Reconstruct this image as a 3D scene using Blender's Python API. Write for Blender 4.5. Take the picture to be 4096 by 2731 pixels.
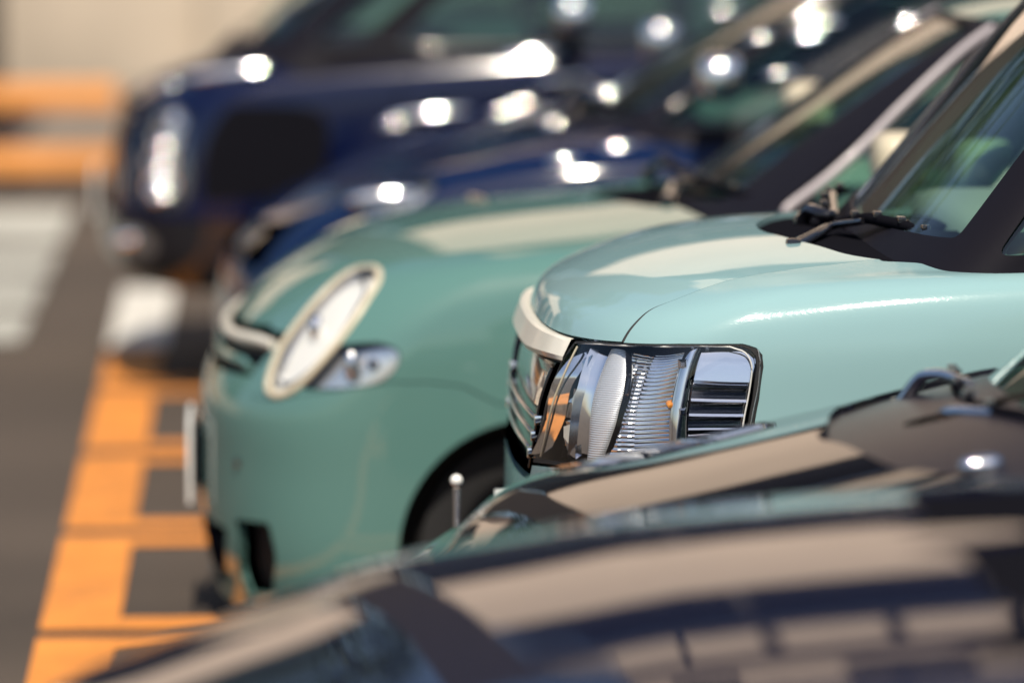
import bpy, bmesh, math, random
import numpy as np
from mathutils import Vector, Matrix
from mathutils.geometry import delaunay_2d_cdt

for o in list(bpy.data.objects): bpy.data.objects.remove(o)
scn = bpy.context.scene
COL = scn.collection
rng = random.Random(7)

# ------------------------------------------------------------------ camera, sky, sun, exposure
cam = bpy.data.cameras.new('camera'); cam_o = bpy.data.objects.new('camera', cam); COL.objects.link(cam_o)
cam.sensor_width = 36.0; cam.lens = 164.54
cam_o.location = (0, 0, 2.02)
cam_o.rotation_euler = (math.radians(90 - 6.811), 0, math.radians(-3.198))
cam.clip_start = .1; cam.clip_end = 3000
cam.dof.use_dof = True; cam.dof.focus_distance = 8.72; cam.dof.aperture_fstop = 1.4
cam.dof.aperture_blades = 0
scn.camera = cam_o

SUN_DIR = Vector((-.02, -.57, .82)).normalized()       # towards the sun
sun_el = math.asin(SUN_DIR.z); sun_az = math.atan2(SUN_DIR.x, SUN_DIR.y)
world = bpy.data.worlds.new('World'); scn.world = world; world.use_nodes = True
nt = world.node_tree; nt.nodes.clear()
sky = nt.nodes.new('ShaderNodeTexSky'); sky.sky_type = 'NISHITA'; sky.sun_disc = False
sky.sun_elevation = sun_el; sky.sun_rotation = sun_az
sky.air_density = 1.0; sky.dust_density = 1.5; sky.ozone_density = 1.2
bg = nt.nodes.new('ShaderNodeBackground'); bg.inputs['Strength'].default_value = .095
out = nt.nodes.new('ShaderNodeOutputWorld')
nt.links.new(sky.outputs[0], bg.inputs[0]); nt.links.new(bg.outputs[0], out.inputs[0])
sl = bpy.data.lights.new('sun', 'SUN'); sl.energy = 5.0; sl.angle = math.radians(.53); sl.color = (1, .90, .76)
so = bpy.data.objects.new('sun', sl); COL.objects.link(so)
so.rotation_euler = SUN_DIR.to_track_quat('Z', 'Y').to_euler(); so.location = (0, -5, 30)
scn.view_settings.view_transform = 'Standard'; scn.view_settings.look = 'None'
scn.view_settings.exposure = 0.15; scn.view_settings.gamma = 1.0
scn.view_settings.use_curve_mapping = False
scn.render.engine = 'CYCLES'
cy = scn.cycles
cy.use_denoising = True
try: cy.denoiser = 'OPENIMAGEDENOISE'
except Exception: pass
cy.max_bounces = 10; cy.transparent_max_bounces = 24; cy.glossy_bounces = 6; cy.transmission_bounces = 8; cy.diffuse_bounces = 3
cy.caustics_reflective = False; cy.caustics_refractive = False
cy.sample_clamp_indirect = 6.0; cy.sample_clamp_direct = 0

# ------------------------------------------------------------------ materials
def mat(name, base=(.5, .5, .5), rough=.5, metal=0.0, coat=0.0, coat_rough=.03, spec=.5, noise=0.0, nscale=20, bump=0.0, bscale=200, **kw):
    m = bpy.data.materials.new(name); m.use_nodes = True
    t = m.node_tree; b = t.nodes['Principled BSDF']
    b.inputs['Base Color'].default_value = (*base, 1); b.inputs['Roughness'].default_value = rough
    b.inputs['Metallic'].default_value = metal; b.inputs['Coat Weight'].default_value = coat
    b.inputs['Coat Roughness'].default_value = coat_rough; b.inputs['Specular IOR Level'].default_value = spec
    for k, v in kw.items(): b.inputs[k].default_value = v
    if noise or bump:
        co = t.nodes.new('ShaderNodeTexCoord')
    if noise:
        n = t.nodes.new('ShaderNodeTexNoise'); n.inputs['Scale'].default_value = nscale; n.inputs['Detail'].default_value = 5
        t.links.new(co.outputs['Object'], n.inputs['Vector'])
        r = t.nodes.new('ShaderNodeMapRange'); r.inputs['From Min'].default_value = .3; r.inputs['From Max'].default_value = .7
        r.inputs['To Min'].default_value = 1 - noise; r.inputs['To Max'].default_value = 1 + noise
        t.links.new(n.outputs['Fac'], r.inputs['Value'])
        mx = t.nodes.new('ShaderNodeVectorMath'); mx.operation = 'SCALE'; mx.inputs[0].default_value = base
        t.links.new(r.outputs[0], mx.inputs['Scale']); t.links.new(mx.outputs[0], b.inputs['Base Color'])
    if bump:
        n2 = t.nodes.new('ShaderNodeTexNoise'); n2.inputs['Scale'].default_value = bscale; n2.inputs['Detail'].default_value = 3
        t.links.new(co.outputs['Object'], n2.inputs['Vector'])
        bp = t.nodes.new('ShaderNodeBump'); bp.inputs['Strength'].default_value = bump; bp.inputs['Distance'].default_value = .01
        t.links.new(n2.outputs['Fac'], bp.inputs['Height']); t.links.new(bp.outputs[0], b.inputs['Normal'])
        if coat: t.links.new(bp.outputs[0], b.inputs['Coat Normal'])
    return m

def glass_mat(name, tint, refl=1.0, rough=0.0):
    """thin pane: tinted see-through sheet with a mirror sheen that grows at grazing angles"""
    m = bpy.data.materials.new(name); m.use_nodes = True; t = m.node_tree; t.nodes.clear()
    o = t.nodes.new('ShaderNodeOutputMaterial'); mix = t.nodes.new('ShaderNodeMixShader')
    tr = t.nodes.new('ShaderNodeBsdfTransparent'); tr.inputs[0].default_value = (*tint, 1)
    gl = t.nodes.new('ShaderNodeBsdfGlossy'); gl.inputs['Roughness'].default_value = rough; gl.inputs['Color'].default_value = (1, 1, 1, 1)
    lw = t.nodes.new('ShaderNodeLayerWeight'); lw.inputs['Blend'].default_value = .5
    p = t.nodes.new('ShaderNodeMath'); p.operation = 'POWER'; p.inputs[1].default_value = 5
    ma = t.nodes.new('ShaderNodeMath'); ma.operation = 'MULTIPLY_ADD'; ma.inputs[1].default_value = .92*refl; ma.inputs[2].default_value = .07*refl
    t.links.new(lw.outputs['Facing'], p.inputs[0]); t.links.new(p.outputs[0], ma.inputs[0]); t.links.new(ma.outputs[0], mix.inputs[0])
    t.links.new(tr.outputs[0], mix.inputs[1]); t.links.new(gl.outputs[0], mix.inputs[2]); t.links.new(mix.outputs[0], o.inputs[0])
    return m

def paint(name, base, rough=.42, coat_rough=.035, metal=0.0, scratch=0.0, coat_ior=1.5):
    m = mat(name, base, rough=rough, metal=metal, coat=1.0, coat_rough=coat_rough, spec=0.0)
    m.node_tree.nodes['Principled BSDF'].inputs['Coat IOR'].default_value = coat_ior
    t = m.node_tree; b = t.nodes['Principled BSDF']
    co = t.nodes.new('ShaderNodeTexCoord')
    n = t.nodes.new('ShaderNodeTexNoise'); n.inputs['Scale'].default_value = 9; n.inputs['Detail'].default_value = 2
    t.links.new(co.outputs['Object'], n.inputs['Vector'])
    bp = t.nodes.new('ShaderNodeBump'); bp.inputs['Strength'].default_value = .010; bp.inputs['Distance'].default_value = .01
    t.links.new(n.outputs['Fac'], bp.inputs['Height']); t.links.new(bp.outputs[0], b.inputs['Coat Normal'])
    if scratch:
        # fine polishing swirls: thin rings break up the clear coat
        w = t.nodes.new('ShaderNodeTexWave'); w.wave_type = 'RINGS'; w.inputs['Scale'].default_value = 60; w.inputs['Distortion'].default_value = 9
        w.inputs['Detail'].default_value = 4; w.inputs['Detail Scale'].default_value = 1.4
        mp = t.nodes.new('ShaderNodeMapping'); mp.inputs['Location'].default_value = (-1.21, -8.52, -1.04)
        t.links.new(co.outputs['Object'], mp.inputs['Vector']); t.links.new(mp.outputs[0], w.inputs['Vector'])
        b2 = t.nodes.new('ShaderNodeBump'); b2.inputs['Strength'].default_value = scratch; b2.inputs['Distance'].default_value = .0012
        t.links.new(w.outputs['Fac'], b2.inputs['Height']); t.links.new(bp.outputs[0], b2.inputs['Normal'])
        t.links.new(b2.outputs[0], b.inputs['Coat Normal'])
    return m

M = {}
M['teal'] = paint('teal_paint', (.25, .41, .425), scratch=.06, coat_rough=.13)
M['teal_bonnet'] = paint('teal_bonnet_paint', (.25, .41, .425), coat_rough=.02, coat_ior=1.5)
M['sage'] = paint('sage_paint', (.095, .205, .185), coat_ior=1.6)
M['blue'] = paint('blue_paint', (.002, .010, .046), rough=.35, coat_rough=.05)
M['navy_van'] = paint('dark_blue_paint', (.002, .005, .030), rough=.35, coat_rough=.06)
M['black'] = paint('black_paint', (.006, .006, .009), rough=.4, coat_ior=1.65)
M['navy'] = paint('navy_paint', (.007, .009, .024), rough=.4, coat_ior=1.7)
M['chrome'] = mat('chrome', (.9, .9, .92), rough=.05, metal=1)
M['chrome_soft'] = mat('brushed_chrome', (.82, .82, .84), rough=.16, metal=1)
M['dark_chrome'] = mat('dark_chrome', (.16, .16, .18), rough=.12, metal=1)
M['mid_chrome'] = mat('satin_lamp_chrome', (.50, .50, .53), rough=.13, metal=1)
M['gloss_black'] = mat('gloss_black_plastic', (.008, .008, .011), rough=.12, coat=.6)
M['trim'] = mat('black_trim', (.008, .008, .011), rough=.5, spec=.0, bump=.15, bscale=900)
M['pillar'] = mat('matte_black_pillar', (.009, .008, .012), rough=.5, spec=.12, bump=.12, bscale=700)
M['satin'] = mat('satin_black_plastic', (.010, .009, .016), rough=.32, spec=.22, bump=.05, bscale=300)
M['rubber'] = mat('rubber', (.012, .012, .013), rough=.7, bump=.1)
M['cavity'] = mat('dark_cavity', (.006, .006, .007), rough=.8, noise=.2)
M['white_trim'] = mat('cream_white_trim', (.72, .69, .60), rough=.35, coat=.3, noise=.02)
M['cream'] = mat('cream_bezel', (.62, .55, .40), rough=.3, coat=.4, noise=.03)
M['frost'] = mat('frosted_lens', (.78, .80, .83), rough=.36, metal=.55, coat=.5, coat_rough=.1, noise=.02)
M['lamp_white'] = mat('lamp_white', (.88, .87, .81), rough=.3, metal=.1, coat=.6, noise=.02)
M['lime'] = mat('lime_glass_tint', (.62, .68, .38), rough=.4, coat=.6, noise=.02)  # lime hue puts the window glass tint into the mirror colour
M['grey_trim'] = mat('lavender_grey_trim', (.40, .36, .38), rough=.35, coat=.3, noise=.03)
M['amber'] = mat('amber_plastic', (.75, .26, .02), rough=.15, coat=1, noise=.05)
M['lamp_silver'] = mat('lamp_silver', (.86, .86, .84), rough=.22, metal=.85)
M['plate'] = mat('number_plate', (.75, .76, .74), rough=.4, noise=.03)
M['dash'] = mat('dashboard_vinyl', (.26, .30, .27), rough=.65, bump=.2, bscale=500)
M['seat'] = mat('seat_fabric', (.36, .37, .33), rough=.9, noise=.15, nscale=120)
M['liner'] = mat('headliner', (.60, .61, .56), rough=.9, noise=.05)
M['glass'] = glass_mat('window_glass', (.58, .82, .71))
M['glass_clear'] = glass_mat('clear_window_glass', (.78, .95, .87), refl=1.6)
M['glass_dark'] = glass_mat('privacy_glass', (.22, .36, .33))
M['lens'] = glass_mat('clear_lens', (.97, .975, .98), refl=.8)
M['mirror'] = mat('mirror_glass', (.9, .92, .92), rough=.02, metal=1)

def pchip(xs, ys, x):
    xs = np.asarray(xs, float); ys = np.asarray(ys, float); x = np.asarray(x, float)
    if len(xs) == 1: return np.full_like(x, ys[0])
    h = np.diff(xs); d = np.diff(ys) / h
    m = np.zeros(len(xs)); m[0] = d[0]; m[-1] = d[-1]
    for i in range(1, len(xs) - 1):
        if d[i-1] * d[i] > 0:
            w1 = 2*h[i] + h[i-1]; w2 = h[i] + 2*h[i-1]
            m[i] = (w1 + w2) / (w1 / d[i-1] + w2 / d[i])
    xc = np.clip(x, xs[0], xs[-1])
    i = np.clip(np.searchsorted(xs, xc) - 1, 0, len(h) - 1)
    t = (xc - xs[i]) / h[i]
    return ((2*t**3 - 3*t**2 + 1)*ys[i] + (t**3 - 2*t**2 + t)*h[i]*m[i]
            + (-2*t**3 + 3*t**2)*ys[i+1] + (t**3 - t**2)*h[i]*m[i+1])

class Surf:
    """smooth shell lofted through closed rings; u in [-1,1] runs round the car (0 nose, negative = driver's near side), v climbs the rings"""
    NH = 330
    def __init__(s, rings, yc, sub=14, back=None):
        s.yc = yc; s.nr = len(rings)
        key = np.array([s.ring(r) for r in rings])            # nr, 2*NH+1, 3
        nv = (s.nr - 1) * sub + 1
        v = np.linspace(0, s.nr - 1, nv)
        P = np.empty((nv, key.shape[1], 3))
        ext = np.concatenate([2*key[:1] - key[1:2], key, 2*key[-1:] - key[-2:-1]])
        i = np.minimum(v.astype(int), s.nr - 2); t = (v - i)[:, None, None]
        # chord-aware cubic: centripetal tangents
        ln = np.linalg.norm(np.diff(ext, axis=0), axis=2)[..., None] ** 0.5 + 1e-6
        p0, p1, p2, p3 = ext[i], ext[i+1], ext[i+2], ext[i+3]
        d0, d1, d2 = ln[i], ln[i+1], ln[i+2]
        m1 = (p2 - p1) + d1 * ((p1 - p0) / d0 - (p2 - p0) / (d0 + d1))
        m2 = (p2 - p1) + d1 * ((p3 - p2) / d2 - (p3 - p1) / (d1 + d2))
        P = ((2*t**3 - 3*t**2 + 1)*p1 + (t**3 - 2*t**2 + t)*m1 + (-2*t**3 + 3*t**2)*p2 + (t**3 - t**2)*m2)
        tops = [k for k, r in enumerate(rings) if 'top' in r]
        if tops:                                              # lay the bonnet rows exactly on their skin
            k0 = tops[0]; zc, kk, w0, p = rings[k0]['top']; fr = rings[k0]['xf'] + rings[k0].get('a', .35)
            rows = np.nonzero(v >= k0 - .5)[0]
            Zt = pchip([q[0] for q in zc], [q[1] for q in zc], P[rows, :, 0]) - kk*(np.abs(P[rows, :, 1] - s.yc)/w0)**p
            w_ = np.clip((v[rows] - (k0 - .5))/.5, 0, 1)[:, None]; w_ = w_*w_*(3 - 2*w_)
            P[rows, :, 2] = P[rows, :, 2]*(1 - w_) + Zt*w_
        s.P = P; s.nv, s.nu = P.shape[:2]
        Pu = np.gradient(P, axis=1); Pv = np.gradient(P, axis=0)
        Pu[:, 0] = Pu[:, -1] = (P[:, 1] - P[:, -2]) / 2
        N = np.cross(Pv, Pu); L = np.linalg.norm(N, axis=2, keepdims=True)
        N = N / np.maximum(L, 1e-9)
        N[-1] = N[-2]
        s.N = N
    def ring(s, r):
        xf, w = r['xf'], r['w']; xr = r.get('xr', 3.0); a = min(r.get('a', .35), (xr - xf)*.45); n = r.get('n', 2.6)
        ar = min(r.get('ar', .25), (xr - xf)*.45); nr = r.get('nr', 3.0); bow = r.get('bow', .0)
        t = np.linspace(0, np.pi/2, 600)
        fx = xf + a*(1 - np.cos(t)**(2/n)); fy = w*np.sin(t)**(2/n)
        rx = xr - ar*(1 - np.cos(t)**(2/nr)); ry = w*np.sin(t)**(2/nr)
        def res(x, y, k):
            l = np.concatenate([[0], np.cumsum(np.hypot(np.diff(x), np.diff(y)))]); q = np.linspace(0, l[-1], k)
            return np.interp(q, l, x), np.interp(q, l, y)
        H = s.NH; k1 = H*4//10; k3 = H*2//10; k2 = H - k1 - k3
        ax, ay = res(fx, fy, k1 + 1)
        sx = np.linspace(ax[-1], rx[-1], k2 + 1)[1:]; sy = np.full(k2, w)
        mid = (sx - ax[-1])/max(rx[-1]-ax[-1], 1e-6); sy = sy*(1 + r.get('barrel', .02)*4*mid*(1-mid))
        cx, cy = res(rx[::-1], ry[::-1], k3 + 1)
        X = np.concatenate([ax, sx, cx[1:]]); Y = np.concatenate([ay, sy, cy[1:]])
        if 'flare' in r:                                      # swelling of the wing over the wheel
            A, x0, sg = r['flare']; Y = Y + A*np.exp(-((X - x0)/sg)**2)*np.clip(Y/w, 0, 1)**4
        zt = r['z'] if 'z' in r else 0.0
        if 'top' in r:                                        # bonnet skin: centre line minus crown
            zc, k, w0, p = r['top']; Z = pchip([q[0] for q in zc], [q[1] for q in zc], X) - k*(np.abs(Y)/w0)**p
        elif np.isscalar(zt): Z = np.full_like(X, zt)
        else: Z = pchip([p[0] for p in zt], [p[1] for p in zt], X)
        X = np.concatenate([X[:0:-1], X]); Z = np.concatenate([Z[:0:-1], Z]); Y = np.concatenate([-Y[:0:-1], Y])
        return np.stack([X, Y + s.yc, Z], 1)
    def _s(s, T, u, v):
        fu = np.clip((np.asarray(u, float) + 1)/2*(s.nu - 1), 0, s.nu - 1.0001); fv = np.clip(np.asarray(v, float)/(s.nr - 1)*(s.nv - 1), 0, s.nv - 1.0001)
        i = fu.astype(int); j = fv.astype(int); a = (fu - i)[..., None]; b = (fv - j)[..., None]
        return (T[j, i]*(1-a) + T[j, i+1]*a)*(1-b) + (T[j+1, i]*(1-a) + T[j+1, i+1]*a)*b
    def pos(s, u, v, d=0.0):
        p = s._s(s.P, u, v)
        if np.any(d): p = p - s.nor(u, v)*np.asarray(d)[..., None]
        return p
    def nor(s, u, v):
        n = s._s(s.N, u, v); return n/np.maximum(np.linalg.norm(n, axis=-1, keepdims=True), 1e-9)
    def scale(s):
        lu = np.linalg.norm(np.diff(s.P[s.nv//3], axis=0), axis=1).sum()/2
        lv = np.median(np.linalg.norm(np.diff(s.P[:, s.nu//4], axis=0), axis=1).sum()/(s.nr-1))
        return lu, lv
# ------------------------------------------------------------------ mesh helpers
def link(name, me, m, parent=None):
    o = bpy.data.objects.new(name, me); COL.objects.link(o)
    if m is not None:
        for x in (m if isinstance(m, (list, tuple)) else [m]): me.materials.append(M[x] if isinstance(x, str) else x)
    if parent is not None: o.parent = parent
    return o
def mk(name, V, Fc, m, parent=None, normals=None, smooth=True):
    me = bpy.data.meshes.new(name); me.from_pydata([tuple(map(float, v)) for v in V], [], [tuple(map(int, f)) for f in Fc]); me.update()
    me.polygons.foreach_set('use_smooth', [smooth]*len(me.polygons))
    if normals is not None: me.normals_split_custom_set_from_vertices([tuple(map(float, n)) for n in normals])
    return link(name, me, m, parent)
def thing(name, label, cat, loc, group=None):
    o = bpy.data.objects.new(name, None); COL.objects.link(o); o.location = loc; o['label'] = label; o['category'] = cat; o.empty_display_size = .1
    if group: o['group'] = group
    return o
def adopt(root):
    """children were built in world metres; hand them over to the thing's own frame"""
    inv = Matrix.Translation(-root.location)
    for c in root.children:
        c.matrix_parent_inverse = inv
def bm_obj(name, bm, m, parent=None, smooth=False, angle=40):
    me = bpy.data.meshes.new(name); bm.to_mesh(me); bm.free()
    me.polygons.foreach_set('use_smooth', [True]*len(me.polygons))
    me.set_sharp_from_angle(angle=math.radians(angle))
    return link(name, me, m, parent)
def box_bm(bm, c, s, bev=0.0, rot=None):
    r = bmesh.ops.create_cube(bm, size=1.0); vs = r['verts']
    for v in vs: v.co = Vector((v.co.x*s[0], v.co.y*s[1], v.co.z*s[2]))
    if bev > 0:
        es = list({e for v in vs for e in v.link_edges})
        rb = bmesh.ops.bevel(bm, geom=es, offset=bev, segments=2, affect='EDGES', profile=.6)
        vs = list({v for f in rb['faces'] for v in f.verts} | {v for v in vs if v.is_valid})
    for v in vs:
        p = v.co
        if rot is not None: p = rot @ p
        v.co = p + Vector(c)
def box(name, c, s, m, parent=None, bev=0.0, rot=None):
    bm = bmesh.new(); box_bm(bm, c, s, bev, rot); return bm_obj(name, bm, m, parent)
def tube_geo(pts, r, n=10, flat=1.0, up=(0, 0, 1), caps=True):
    P = np.array(pts, float); k = len(P); R = np.full(k, r) if np.isscalar(r) else np.array(r, float)
    T = np.gradient(P, axis=0); T /= np.linalg.norm(T, axis=1, keepdims=True)
    V = []; Fc = []
    up = np.array(up, float)
    for i in range(k):
        s = np.cross(T[i], up); s /= max(np.linalg.norm(s), 1e-6); q = np.cross(s, T[i])
        for j in range(n):
            a = 2*math.pi*j/n
            V.append(P[i] + R[i]*(s*math.cos(a)*flat + q*math.sin(a)))
    for i in range(k-1):
        for j in range(n):
            Fc.append((i*n+j, i*n+(j+1) % n, (i+1)*n+(j+1) % n, (i+1)*n+j))
    if caps: Fc += [tuple(range(n-1, -1, -1)), tuple((k-1)*n+j for j in range(n))]
    return V, Fc
def smooth_pts(pts, m=6):
    P = np.array(pts, float); k = len(P)
    l = np.concatenate([[0], np.cumsum(np.linalg.norm(np.diff(P, axis=0), axis=1))]); q = np.linspace(0, l[-1], (k-1)*m+1)
    return np.stack([pchip(l, P[:, i], q) for i in range(P.shape[1])], 1)
def tube(name, pts, r, m, parent=None, n=10, flat=1.0, sm=0, up=(0, 0, 1)):
    if sm: 
        P = smooth_pts(pts, sm)
        if not np.isscalar(r): r = np.interp(np.linspace(0, 1, len(P)), np.linspace(0, 1, len(r)), r)
        pts = P
    V, Fc = tube_geo(pts, r, n, flat, up)
    o = mk(name, V, Fc, m, parent); o.data.set_sharp_from_angle(angle=math.radians(50)); return o
def lathe(name, prof, c, m, parent=None, n=40, axis='y'):
    """profile (radius, offset) turned about the y axis through c"""
    V = []; Fc = []; k = len(prof)
    for j in range(n):
        a = 2*math.pi*j/n
        for (r, d) in prof: V.append((c[0]+r*math.cos(a), c[1]+d, c[2]+r*math.sin(a)))
    for j in range(n):
        for i in range(k-1): Fc.append((j*k+i, j*k+i+1, ((j+1) % n)*k+i+1, ((j+1) % n)*k+i))
    o = mk(name, V, Fc, m, parent); o.data.set_sharp_from_angle(angle=math.radians(35)); return o

# ------------------------------------------------------------------ trimmed panels on a lofted shell
def in_poly(P, poly):
    x, y = P[:, 0], P[:, 1]; r = np.zeros(len(P), bool); n = len(poly)
    for i in range(n):
        x1, y1 = poly[i]; x2, y2 = poly[(i+1) % n]
        c = ((y1 > y) != (y2 > y)) & (x < (x2-x1)*(y-y1)/(y2-y1+1e-12) + x1)
        r ^= c
    return r
def densify(poly, sc, step):
    out = []; n = len(poly); sc = np.array(sc)
    for i in range(n):
        a = np.array(poly[i], float); b = np.array(poly[(i+1) % n], float)
        k = max(1, int(np.linalg.norm((b-a)*sc)/step))
        for j in range(k): out.append(a + (b-a)*j/k)
    return np.array(out)
def rounded(poly, sc, rad, seg=5):
    """round the corners of a uv outline; rad in metres"""
    sc = np.array(sc); P = np.array(poly, float)*sc; n = len(P); out = []
    for i in range(n):
        p, a, b = P[i], P[i-1], P[(i+1) % n]
        da, db = a-p, b-p; la, lb = np.linalg.norm(da), np.linalg.norm(db)
        r = min(rad, la*.45, lb*.45); s, e = p+da/la*r, p+db/lb*r
        for t in np.linspace(0, 1, seg+1): out.append(((1-t)**2*s + 2*t*(1-t)*p + t*t*e)/sc)
    return [tuple(q) for q in out]
def grow(poly, sc, d):
    """offset a uv outline outwards by d metres"""
    sc = np.array(sc); P = np.array(poly, float)*sc; n = len(P)
    area = .5*sum(P[i][0]*P[(i+1) % n][1] - P[(i+1) % n][0]*P[i][1] for i in range(n)); s = 1 if area > 0 else -1
    out = []
    for i in range(n):
        t = P[(i+1) % n] - P[i-1]; t /= max(np.linalg.norm(t), 1e-9)
        out.append((P[i] + s*d*np.array([t[1], -t[0]]))/sc)
    return [tuple(q) for q in out]
def csm(pts, m=5):
    """closed smooth outline through the points"""
    P = np.array(pts, float); n = len(P); out = []
    for i in range(n):
        a, b, c, d = P[i-1], P[i], P[(i+1) % n], P[(i+2) % n]
        for t in np.arange(m)/m: out.append(tuple(.5*(2*b + (c-a)*t + (2*a-5*b+4*c-d)*t*t + (3*b-a-3*c+d)*t**3)))
    return out
def mirror(poly): return [(-u, v) for u, v in poly]

def wrap(u): return (np.asarray(u) + 1) % 2 - 1 if np.any(np.abs(u) > 1) else np.asarray(u)
def panel(S, outer, holes=(), step=.025, depth=0.0, flange=.012, gap=0.0):
    """a trimmed piece of shell: outline and holes in (u, v); the rim is turned inwards so that joints have depth"""
    sc = S.scale(); sc = np.array(sc)
    if gap:
        outer = grow(outer, sc, -gap)
    loops = [densify(outer, sc, step*.7)] + [densify(h, sc, step*.5) for h in holes]
    lo = loops[0].min(0); hi = loops[0].max(0)
    nu = max(2, int((hi[0]-lo[0])*sc[0]/step)); nv = max(2, int((hi[1]-lo[1])*sc[1]/step))
    gu, gv = np.meshgrid(np.linspace(lo[0], hi[0], nu+1), np.linspace(lo[1], hi[1], nv+1))
    G = np.stack([gu.ravel(), gv.ravel()], 1)
    keep = in_poly(G, loops[0])
    for h in loops[1:]: keep &= ~in_poly(G, h)
    G = G[keep]
    B = np.concatenate(loops)
    if len(G):
        cell = {}
        ss = step*.55
        for b in B*sc: cell.setdefault((int(b[0]//ss), int(b[1]//ss)), []).append(b)
        kk = []
        for g in G*sc:
            cx, cy_ = int(g[0]//ss), int(g[1]//ss); ok = True
            for dx in (-1, 0, 1):
                for dy in (-1, 0, 1):
                    for b in cell.get((cx+dx, cy_+dy), ()):
                        if (b[0]-g[0])**2 + (b[1]-g[1])**2 < (ss*.8)**2: ok = False
            kk.append(ok)
        G = G[np.array(kk)]
    pts = np.concatenate([B, G])*sc
    ed = []; k = 0
    for l in loops:
        n = len(l); ed += [(k+i, k+(i+1) % n) for i in range(n)]; k += n
    r = delaunay_2d_cdt([Vector(p) for p in pts.tolist()], ed, [], 0, 1e-6)
    W = np.array([tuple(v) for v in r[0]])/sc; Tr = np.array([tuple(f) for f in r[2] if len(f) == 3])
    cen = W[Tr].mean(1)
    ok = in_poly(cen, loops[0])
    for h in loops[1:]: ok &= ~in_poly(cen, h)
    Tr = Tr[ok]
    used = np.unique(Tr); mp = -np.ones(len(W), int); mp[used] = np.arange(len(used)); W = W[used]; Tr = mp[Tr]
    uu = wrap(W[:, 0]); vv = np.clip(W[:, 1], 0, S.nr-1)
    N = S.nor(uu, vv); P = S.pos(uu, vv) - N*depth
    # orientation
    a = P[Tr[:, 1]]-P[Tr[:, 0]]; b = P[Tr[:, 2]]-P[Tr[:, 0]]
    fl = (np.cross(a, b)*N[Tr[:, 0]]).sum(1) < 0
    Tr[fl] = Tr[fl][:, ::-1]
    V = P; NN = N; Fc = [tuple(t) for t in Tr]
    if flange:
        cnt = {}
        for t in Tr:
            for i in range(3):
                e = (t[i], t[(i+1) % 3]); cnt[e] = 1
        bd = [e for e in cnt if (e[1], e[0]) not in cnt]
        n0 = len(V); idx = {}; extraP = []; extraN = []
        acc = {}
        for (i, j) in bd:
            t = P[j]-P[i]; nn = np.cross(t, N[i])
            for q in (i, j): acc[q] = acc.get(q, 0) + nn
        for q, nn in acc.items():
            nn = nn/max(np.linalg.norm(nn), 1e-9); idx[q] = n0 + len(extraP)
            extraP += [P[q], P[q] - N[q]*flange + 0*nn]; extraN += [nn, nn]
        for (i, j) in bd: Fc.append((idx[j], idx[i], idx[i]+1, idx[j]+1))
        V = np.concatenate([V, np.array(extraP)]); NN = np.concatenate([NN, np.array(extraN)])
    return V, Fc, NN
def pan(name, S, outer, m, parent, holes=(), **k):
    V, Fc, N = panel(S, outer, holes, **k); return mk(name, V, Fc, m, parent, normals=N)
def patch(S, quad, depth, nu=24, nv=24):
    """grid piece under the shell; quad = TL, TR, BR, BL in uv; depth(s, t) metres below the surface"""
    s, t = np.meshgrid(np.linspace(0, 1, nu+1), np.linspace(0, 1, nv+1))
    q = np.array(quad, float)
    uv = (q[0]*((1-s)*(1-t))[..., None] + q[1]*(s*(1-t))[..., None] + q[2]*(s*t)[..., None] + q[3]*((1-s)*t)[..., None])
    d = depth(s, t)
    P = S.pos(uv[..., 0], uv[..., 1]) - S.nor(uv[..., 0], uv[..., 1])*d[..., None]
    V = P.reshape(-1, 3); Fc = []; w = nu+1
    for j in range(nv):
        for i in range(nu): Fc.append((j*w+i, (j+1)*w+i, (j+1)*w+i+1, j*w+i+1))
    return V, Fc
def pat(name, S, quad, depth, m, parent, nu=24, nv=24, angle=25):
    V, Fc = patch(S, quad, depth, nu, nv); o = mk(name, V, Fc, m, parent); o.data.set_sharp_from_angle(angle=math.radians(angle)); return o
def on(S, u, v, d=0.0): return S.pos(np.array([u], float), np.array([v], float), np.array([d], float) if d else 0.0)[0]
def strip(name, S, uvs, r, m, parent, d=0.0, sm=6, n=8, flat=1.0):
    """a thin moulding that follows the shell"""
    q = smooth_pts(uvs, sm) if sm else np.array(uvs, float)
    P = S.pos(wrap(q[:, 0]), q[:, 1]) - S.nor(wrap(q[:, 0]), q[:, 1])*d
    if not np.isscalar(r): r = np.interp(np.linspace(0, 1, len(P)), np.linspace(0, 1, len(r)), r)
    V, Fc = tube_geo(P, r, n, flat); o = mk(name, V, Fc, m, parent); o.data.set_sharp_from_angle(angle=math.radians(50)); return o
# ------------------------------------------------------------------ setting
def tag_struct(o, kind='structure'): o['kind'] = kind; return o
def sheet(name, x0, x1, y0, y1, z, m, parent=None, t=0.0):
    if t <= 0: return mk(name, [(x0, y0, z), (x1, y0, z), (x1, y1, z), (x0, y1, z)], [(0, 1, 2, 3)], m, parent, smooth=False)
    return box(name, ((x0+x1)/2, (y0+y1)/2, z-t/2), (x1-x0, y1-y0, t), m, parent)

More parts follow.
